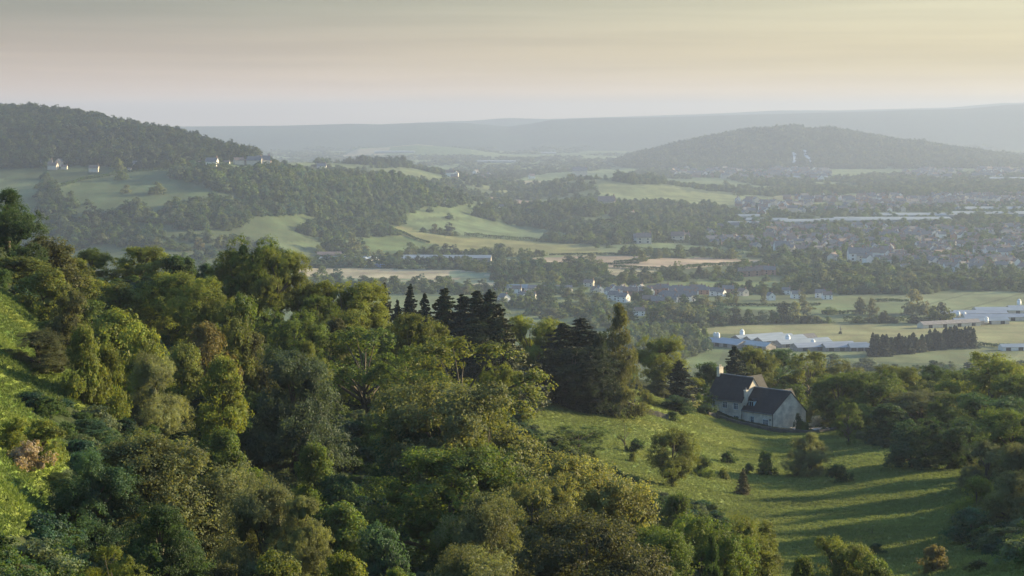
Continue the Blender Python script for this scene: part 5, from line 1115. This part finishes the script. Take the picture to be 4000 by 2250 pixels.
# big warehouses of the town
for (x, y, ln, wd, hw, ang, rm, lb) in ((800, 860, 60, 30, 6, 3, 'tin', 'white warehouse furthest left at the town edge'), (960, 840, 70, 34, 7, -12, 'tin', 'pale warehouse left of the round trees'), (1180, 848, 80, 36, 7, 6, 'tin', 'pale warehouse in the middle of the industrial row'),
    (850, 812, 50, 26, 6, 0, 'tin', 'small pale warehouse behind the leftmost ones'), (1420, 842, 70, 26, 7, 2, 'tin', 'low warehouse left of the giant shed'), (1740, 838, 200, 55, 8, 1.5, 'tin', 'giant pale shed in the town centre'), (1890, 806, 150, 50, 7, 1, 'tin', 'second giant shed behind the first'),
    (2440, 800, 190, 50, 8, 2, 'tin_grey', 'giant bluish shed at the right of the town'), (2400, 765, 150, 50, 7, 1, 'tin', 'giant pale shed behind the bluish one'), (1180, 560, 150, 50, 7, 0, 'tin', 'pale warehouse at the foot of the isolated hill'), (2480, 568, 120, 40, 7, 0, 'tin', 'pale warehouse right under the isolated hill')):
    X_, Y_ = bxy(3, x, y + 4); barn(X_, Y_, ln, wd, hw, 3.5, R(ang), M['tin_far'], M['tin_far'], lb, 'warehouses of the town', 'warehouse', 'warehouse', doors=6)
for (x, y, ln, lb) in ((800, 448, 200, 'long white factory far out on the hazy plain'), (1520, 518, 160, 'pale far factory behind the low valley trees'), (1880, 455, 90, 'faint white sheds on the hazy plain')):
    X_, Y_ = bxy(2, x, y, 6000); barn(X_, Y_, ln, 40, 7, 4, 0, M['tin_far'], M['tin_far'], lb, None, 'warehouse', 'warehouse', doors=0)

# ------------------------------------------------------------ houses
def house_parts(wallm, roofm, chim=True, L_=11.0, W_=7.5, hw=5.2, hr=3.2, wins=True):
    P = []
    m = MB(); a, b = L_ / 2, W_ / 2
    m.poly([(-a, -b, -1.5), (a, -b, -1.5), (a, -b, hw), (-a, -b, hw)]); m.poly([(a, b, -1.5), (-a, b, -1.5), (-a, b, hw), (a, b, hw)])
    for s in (-1, 1): m.poly([(s * a, -b, -1.5), (s * a, b, -1.5), (s * a, b, hw), (s * a, 0, hw + hr), (s * a, -b, hw)])
    P.append(('wall', m.mesh('wall', wallm)))
    m = MB(); o = .4; k = hr / b * o
    for s in (-1, 1):
        e0, e1, r1, r0 = [Vector(q) for q in ((-a - .3, s * (b + o), hw - k), (a + .3, s * (b + o), hw - k), (a + .3, 0, hw + hr), (-a - .3, 0, hw + hr))]; d = Vector((0, 0, .2)); m.hexa([e0, e1, r1, r0, e0 + d, e1 + d, r1 + d, r0 + d])
    P.append(('roof', m.mesh('roof', roofm)))
    if chim:
        m = MB(); m.box(a - 1.2, a - .4, -.5, .5, hw + hr - 1.2, hw + hr + 1.3); m.box(a - 1.0, a - .6, -.3, .3, hw + hr + 1.3, hw + hr + 1.7); P.append(('chimney', m.mesh('chimney', M['brick'])))
    if wins:
        for x in (-a * .55, a * .5):
            m = MB(); m.box(x - .6, x + .6, -b - .05, -b + .02, 3.2, 4.3); P.append(('window', m.mesh('window', M['dark'])))
            m = MB(); m.box(x - .7, x + .7, -b - .05, -b + .02, .9, 2.1); P.append(('window', m.mesh('window', M['dark'])))
        m = MB(); m.box(a - .02, a + .05, -.6, .6, 3.2, 4.4); P.append(('window', m.mesh('window', M['dark'])))
    return P
HV = []
for wn, rn, wl in (('render_white', 'slate', 'white grey-roofed house'), ('render_cream', 'tile', 'cream brown-roofed house'), ('brick', 'tile', 'brick brown-roofed house'),
                   ('render_white', 'tile', 'white brown-roofed house'), ('brick', 'slate', 'brick grey-roofed house'), ('render_cream', 'slate', 'cream grey-roofed house')):
    HV.append((house_parts(M[wn], M[rn], L_=10 + len(HV) % 3 * 1.5), house_parts(M[wn], M[rn], wins=False, L_=10 + len(HV) % 3 * 1.5), wl))
def joined(parts):
    V = []; F = []; mats = []; mi = []
    for nm, me in parts:
        if me.materials[0] not in mats: mats.append(me.materials[0])
        b = len(V); V += [tuple(v.co) for v in me.vertices]
        for p in me.polygons: F.append(tuple(b + i for i in p.vertices)); mi.append(mats.index(me.materials[0]))
    me = bpy.data.meshes.new('house'); me.from_pydata(V, [], F)
    for x in mats: me.materials.append(x)
    me.polygons.foreach_set('material_index', mi); return me
HSRC = [src(joined(h[1])) for h in HV]
def place_house(x, y, ang, var, detail, sc, label, group):
    root = bpy.data.objects.new('house', None); COL.objects.link(root); root.location = (x, y, H(x, y) - .2); root.rotation_euler = (0, 0, ang); sc *= .86 if 1500 < y < 2300 else 1.08; root.scale = (sc, sc, sc)
    for nm, me in HV[var][0 if detail else 1]: link(nm, me, root)
    tag(root, label, 'house', group)
def Hs(k, rows, phrase, group, Dmin=1250, detail=True):
    rows = sorted(rows, key=lambda r: r[0]); looks = [HV[r[2]][2] for r in rows]
    for i, r in enumerate(rows):
        X_, Y_ = bxy(k, r[0], r[1], Dmin); same = [j for j in range(len(rows)) if looks[j] == looks[i]]
        lb = looks[i] + ' ' + phrase if len(same) == 1 else f'{looks[i]}, {ordn(same.index(i))} from left {phrase}'
        place_house(X_, Y_, R(r[3]), r[2], detail, r[4] if len(r) > 4 else 1, lb, group)
Hs(10, [(60, 425, 0, -55, 1.25), (300, 395, 0, -60, 1.2), (400, 395, 0, -8, 1.1), (220, 305, 3, -5, 1.1), (465, 300, 3, 70, .8), (1130, 225, 1, -20, 1.1), (1205, 320, 1, -75, 1.1), (1260, 300, 0, -75, 1.0), (1385, 330, 0, -60, 1.1), (1520, 325, 0, 8, 1.2), (1440, 275, 0, -70, .9),
        (1560, 275, 0, 60, .9), (1670, 280, 0, -75, .9), (1710, 280, 0, -75, .9), (1785, 280, 0, 70, 1.0), (1650, 345, 2, -6, 1.3), (1830, 375, 0, 80, 1.0), (1450, 395, 0, -30, 1.3), (1560, 420, 0, -35, 1.3), (1760, 590, 3, 10, 1.1), (1210, 560, 0, -60, 1.0), (1830, 330, 4, -4, 1.2)],
   'in the village beside the meadow trees', 'village houses, left part')
Hs(10, [(1950, 320, 2, -4, 1.3), (2060, 300, 4, -2, 1.2), (2200, 330, 0, 3, 1.3), (2330, 330, 4, -3, 1.3), (2450, 330, 0, 2, 1.0), (2540, 300, 0, -5, 1.1), (2140, 420, 0, -12, 1.6), (2270, 395, 0, 4, 1.4), (2400, 410, 0, 0, 1.4), (2060, 380, 0, -60, 1.0), (2150, 455, 0, 0, 1.3), (1990, 470, 4, 5, 1.3)],
   'in the village terraces', 'village houses, middle part')
Hs(6, [(340, 100, 2, 0, 1.1), (430, 85, 4, 0, 1.1), (500, 95, 0, 0, 1.2), (545, 98, 0, -40, 1.0), (590, 80, 4, 0, 1.2), (690, 95, 1, -60, 1.1), (875, 125, 0, -75, 1.1), (980, 85, 0, -10, 1.0), (1045, 112, 0, 10, 1.1), (1210, 108, 0, -5, 1.2), (1255, 118, 3, 5, 1.1), (210, 145, 0, -5, 1.5), (300, 140, 0, 0, 1.4), (380, 70, 2, 3, 1.1), (250, 75, 4, 0, 1.1), (150, 70, 2, 0, 1.2), (60, 95, 0, -50, 1.1), (60, 150, 2, 3, 1.2)],
   'at the right end of the village', 'village houses, right part')
Hs(3, [(820, 1175, 2, 3, 1.5), (870, 1172, 2, 3, 1.5), (930, 1165, 2, 3, 1.5), (975, 1165, 4, 0, 1.4), (185, 968, 1, 0, 1.7), (400, 955, 1, -10, 1.6), (440, 952, 3, 5, 1.4), (1050, 1028, 0, 5, 1.8), (1375, 1080, 1, 60, 1.2), (1520, 1078, 0, 2, 1.9), (1570, 1080, 5, 0, 1.4)], 'in the fields before the town', 'houses before the town', 1700)
Hs(1, [(330, 548, 5, 0, 1.2), (375, 565, 1, -10, 1.1), (435, 540, 5, 60, 1.2), (455, 563, 1, 0, .7), (665, 582, 1, 0, 1.1), (930, 550, 1, -10, .9), (975, 552, 5, 20, 1.1), (915, 576, 0, 0, .5)], 'below the forest on the left hill', 'houses on the left hill', 2000, False)  # the half-size white house at the end stands in for a white van
Hs(1, [(1318, 535, 1, 50, .9), (1425, 540, 3, 10, .8), (1500, 550, 0, -10, 1.6), (1605, 535, 3, 0, .8), (1690, 530, 1, 20, 1.2), (1740, 530, 1, 40, .9), (1800, 540, 5, 0, 1.6), (1865, 542, 0, 10, 1.8), (1905, 545, 3, 60, .9), (2275, 575, 0, 0, 1.8)], 'along the end of the left hill', 'houses along the hill end', 2000, False)
Hs(2, [(920, 772, 0, 0, 1.5), (1110, 805, 0, 60, 1.2), (1135, 812, 0, 10, 1.2), (1548, 852, 0, 0, 1.1), (1375, 605, 0, 60, 1.8), (1770, 630, 3, 20, 1.6), (2110, 612, 5, 0, 3.2), (2472, 908, 0, 40, 1.3), (2300, 840, 1, -5, 2.6), (1190, 615, 3, 0, 1.8), (2530, 1085, 0, 0, 1.5)], 'scattered in the woods of the middle distance', 'scattered distant houses', 2300, False)
# town: individual houses nearest first, the rest one object
def town():
    zones = [('in the housing estate behind the dense wood', P3((1440, 1050), (2600, 1010), (2600, 1150), (1830, 1150), (1800, 1105), (1600, 1100)), 2250, 2750, 20, 1.15),
             ('in the long terraces at the middle of the town', P3((900, 930), (2600, 900), (2600, 1010), (1440, 1045), (1000, 1030)), 2550, 3100, 22, 1.15),
             ('at the near left corner of the town', P3((560, 880), (900, 870), (900, 1010), (620, 985)), 2700, 3300, 22, 1.15),
             ('below the giant sheds', P3((900, 868), (2600, 850), (2600, 905), (900, 930)), 3000, 3600, 24, 1.2),
             ('', P3((760, 700), (1300, 680), (2700, 670), (2700, 790), (2150, 745), (1500, 790), (780, 800)), 3500, 4700, 30, 1.35),
             ('', P3((330, 492), (1340, 500), (1340, 575), (900, 575), (380, 545)), 4700, 7000, 46, 1.9), ('', P3((1780, 520), (2600, 505), (2600, 560), (1900, 570)), 4700, 7000, 46, 1.9),
             ('', P2((1180, 590), (1500, 600), (1400, 690), (1250, 690)), 4600, 6500, 60, 1.6)]
    rest = []; count = 0
    for ph, poly, Da, Db, sp, sc in zones:
        P = region_points(poly, Da, Db, sp, jit=.5, maskfn=lambda P, u, v: vnoise(P[:, 0] / 38 + 5, P[:, 1] / 80) > .50)
        P = P[np.argsort(P[:, 1])]
        var = rng.choice(6, len(P), p=[.36, .20, .08, .20, .06, .10]); ang = (rng.integers(0, 2, len(P)) * 90 + rng.normal(8, 10, len(P)))
        nind = len(P) if ph and count + len(P) <= 195 else (max(0, 195 - count) if ph else 0)
        looks = {}
        sel = sorted(range(nind), key=lambda i: P[i, 0] / P[i, 1])
        for i in sel:
            k = looks.setdefault(var[i], []); k.append(i)
        for v_, lst in looks.items():
            for q, i in enumerate(lst):
                place_house(P[i, 0], P[i, 1], R(ang[i]), int(v_), False, sc * random.uniform(.9, 1.1), f'{HV[v_][2]}, {ordn(q)} from left {ph}', 'town houses ' + ph)
        count += nind; rest.append(np.concatenate([P[nind:], var[nind:, None], ang[nind:, None], np.full((len(P) - nind, 1), sc)], 1))
        print('town zone', ph, len(P), nind)
    Rr = np.concatenate(rest); n = len(Rr)
    scatter('town_houses', Rr[:, :3], np.repeat(Rr[:, 5:6] * (.85 + .3 * rng.random((n, 1))), 3, 1), np.radians(Rr[:, 4]), Rr[:, 3], np.zeros((n, 3)), HSRC, 'mass of small far town houses and roofs')
town()
# ski slopes on the isolated hill
def strip(name, label, k, pts, w_, mat, lift=3.0, Dmin=6000):
    b = MB(); prev = None
    P = []
    for x, y in pts: (u, v), = fr(k, [(x, y)]); D = hit(u, v, Dmin); P.append(((u - UC) / FP * D, D))
    Q = []
    for a, c in zip(P, P[1:]): Q += [(a[0] + (c[0] - a[0]) * i / 12, a[1] + (c[1] - a[1]) * i / 12) for i in range(12)]
    Q.append(P[-1])
    for i, (x, y) in enumerate(Q):
        l_, r_ = (x - w_ / 2, y), (x + w_ / 2, y); cur = [(l_[0], l_[1], H(*l_) + lift), (r_[0], r_[1], H(*r_) + lift)]
        if prev: b.poly([prev[0], prev[1], cur[1], cur[0]])
        prev = cur
    tag(b.build(name, mat), label, None, None, 'structure')
strip('ski_slope', 'left pale ski run down the isolated hill', 3, [(1105, 470), (1140, 455), (1138, 430), (1130, 398)], 16, M['track'])
strip('ski_slope', 'right pale ski run down the isolated hill', 3, [(1225, 470), (1222, 440), (1205, 415), (1190, 385)], 18, M['track'])

# paddock fence by the plantation
def fence():
    pts = []
    for x, y in ((275, 522), (330, 495), (400, 480), (470, 458)):
        (u, v), = fr(6, [(x, y)]); D = hit(u, v, 1150); pts.append(Vector(at(u, D)))
    root = bpy.data.objects.new('fence', None); COL.objects.link(root); root.location = pts[0]; o = pts[0]
    Q = []
    for a, b in zip(pts, pts[1:]): n = max(1, int((b - a).length / 5)); Q += [a.lerp(b, i / n) for i in range(n)]
    Q.append(pts[-1])
    for h in (.5, 1.0, 1.5):
        m = MB(); m.tube([Vector((q.x, q.y, H(q.x, q.y) + h)) - o for q in Q], [.10] * len(Q), 4); m.build('rail', M['render_cream'], root)
    for q in Q: m = MB(); z = H(q.x, q.y); m.box(q.x - o.x - .12, q.x - o.x + .12, q.y - o.y - .12, q.y - o.y + .12, z - o.z - .3, z - o.z + 1.8); m.build('post', M['render_cream'], root)
    tag(root, 'pale post-and-rail fence between plantation and paddock', 'fence')
fence()
# vehicles beside the distant farm
def vehicle(x, y, mat, ang, label, ln=5.5, hh=2.6, cat='van'):
    X_, Y_ = bxy(11, x, y, 1800); root = bpy.data.objects.new(cat.replace(' ', '_'), None); COL.objects.link(root); root.location = (X_, Y_, H(X_, Y_)); root.rotation_euler = (0, 0, R(ang))
    m = MB(); a = ln / 2; w_ = 1.05
    m.hexa([(-a, -w_, .45), (a, -w_, .45), (a, w_, .45), (-a, w_, .45), (-a + .15, -w_ + .1, hh), (a - 1.2, -w_ + .1, hh), (a - 1.2, w_ - .1, hh), (-a + .15, w_ - .1, hh)]); m.build('body', mat, root)
    m = MB(); m.box(-a + .9, a - 1.5, -w_ - .03, -w_ + .2, hh * .55, hh * .8); m.build('window', M['glass'], root)
    for sx_ in (-1, 1):
        for sy in (-1, 1): m = MB(); m.tube([(sx_ * a * .62, sy * w_ - .12, .4), (sx_ * a * .62, sy * w_ + .12, .4)], [.4, .4], 10); m.build('wheel', M['dark'], root)
    tag(root, label, cat, 'vehicles by the distant farm')
vehicle(365, 248, M['whitecar'], 5, 'white van on the grass left of the distant farm'); vehicle(215, 255, M['bluecar'], 0, 'blue trailer left of the white van', 9, 4.0, 'trailer')
vehicle(160, 228, M['redcar'], 10, 'small red van at the far left of the distant farm'); vehicle(1055, 305, M['whitecar'], 0, 'white van in front of the white gabled building')
vehicle(1180, 305, M['bluecar'], 5, 'leftmost blue trailer by the long hedge', 9, 4.2, 'trailer'); vehicle(1280, 308, M['bluecar'], -5, 'middle blue trailer by the long hedge', 9, 4.4, 'trailer')
vehicle(1365, 308, M['bluecar'], 0, 'right-hand blue trailer at the hedge end', 8, 4.2, 'trailer'); vehicle(730, 265, M['whitecar'], 20, 'white car parked under the bush by the workshop', 4.5, 1.8, 'car')

# ------------------------------------------------------------ meadow grass tufts (one object)
def grass():
    r = np.random.default_rng(5); srcs = []
    m_, nt_, p_ = newmat('grass_blades'); at_ = nt_.nodes.new('ShaderNodeAttribute'); at_.attribute_type = 'INSTANCER'; at_.attribute_name = 'tint'
    nt_.links.new(at_.outputs[0], p_.inputs['Base Color']); p_.inputs['Roughness'].default_value = .8
    tr = nt_.nodes.new('ShaderNodeBsdfTranslucent'); nt_.links.new(at_.outputs[0], tr.inputs[0]); mx = nt_.nodes.new('ShaderNodeMixShader'); mx.inputs[0].default_value = .4
    nt_.links.new(p_.outputs[0], mx.inputs[1]); nt_.links.new(tr.outputs[0], mx.inputs[2]); nt_.links.new(mx.outputs[0], nt_.nodes['Material Output'].inputs[0])
    for i in range(3):
        n = 26; th = r.random(n) * 6.28; rr = np.sqrt(r.random(n)) * .5; bx = rr * np.cos(th); by = rr * np.sin(th); h = .5 + .5 * r.random(n); a = r.random(n) * 6.28; w_ = .05 + .05 * r.random(n)
        lx = (r.random(n) - .5) * .7; ly = (r.random(n) - .5) * .7
        V = np.stack([np.stack([bx - w_ * np.cos(a), by - w_ * np.sin(a), 0 * h], 1), np.stack([bx + w_ * np.cos(a), by + w_ * np.sin(a), 0 * h], 1), np.stack([bx + lx, by + ly, h], 1)], 1).reshape(-1, 3)
        srcs.append(src(npmesh('tuft', V, np.arange(n * 3).reshape(n, 3), m_)))
    def mk(poly, Da, Db, sp, hgt, name, label, mul):
        P = region_points(poly, Da, Db, sp, margin=10); n = len(P); c = fbm(P[:, 0] / 14, P[:, 1] / 8, 4); d = np.clip(fbm(P[:, 0] / 26 + 9, P[:, 1] / 11, 4) * 1.6, 0, .5)
        t = (np.array((.150, .190, .050)) * (1 + .6 * c[:, None]) + np.array((.10, .08, .01)) * d[:, None]) * np.array(mul) * (.85 + .3 * r.random((n, 1)))
        s = .55 + .5 * r.random(n) + np.clip(vnoise(P[:, 0] / 3, P[:, 1] / 3) - .7, 0, 1) * 1.0
        scatter(name, P, np.stack([s * .9, s * .9, s * hgt], 1), r.random(n) * 6.28, r.integers(0, 3, n), np.clip(t, .01, .5), srcs, label); print(name, n)
    mk(MEADOW, 100, 440, .75, .36, 'meadow_grass', 'rough tussocky grass over the meadow', (1, 1, 1))
    mk(GSLOPE, 88, 300, .5, .30, 'slope_grass', 'sunlit tussocky grass on the left slope', (.75, .84, .62))
grass()
print('objects', len(bpy.data.objects))
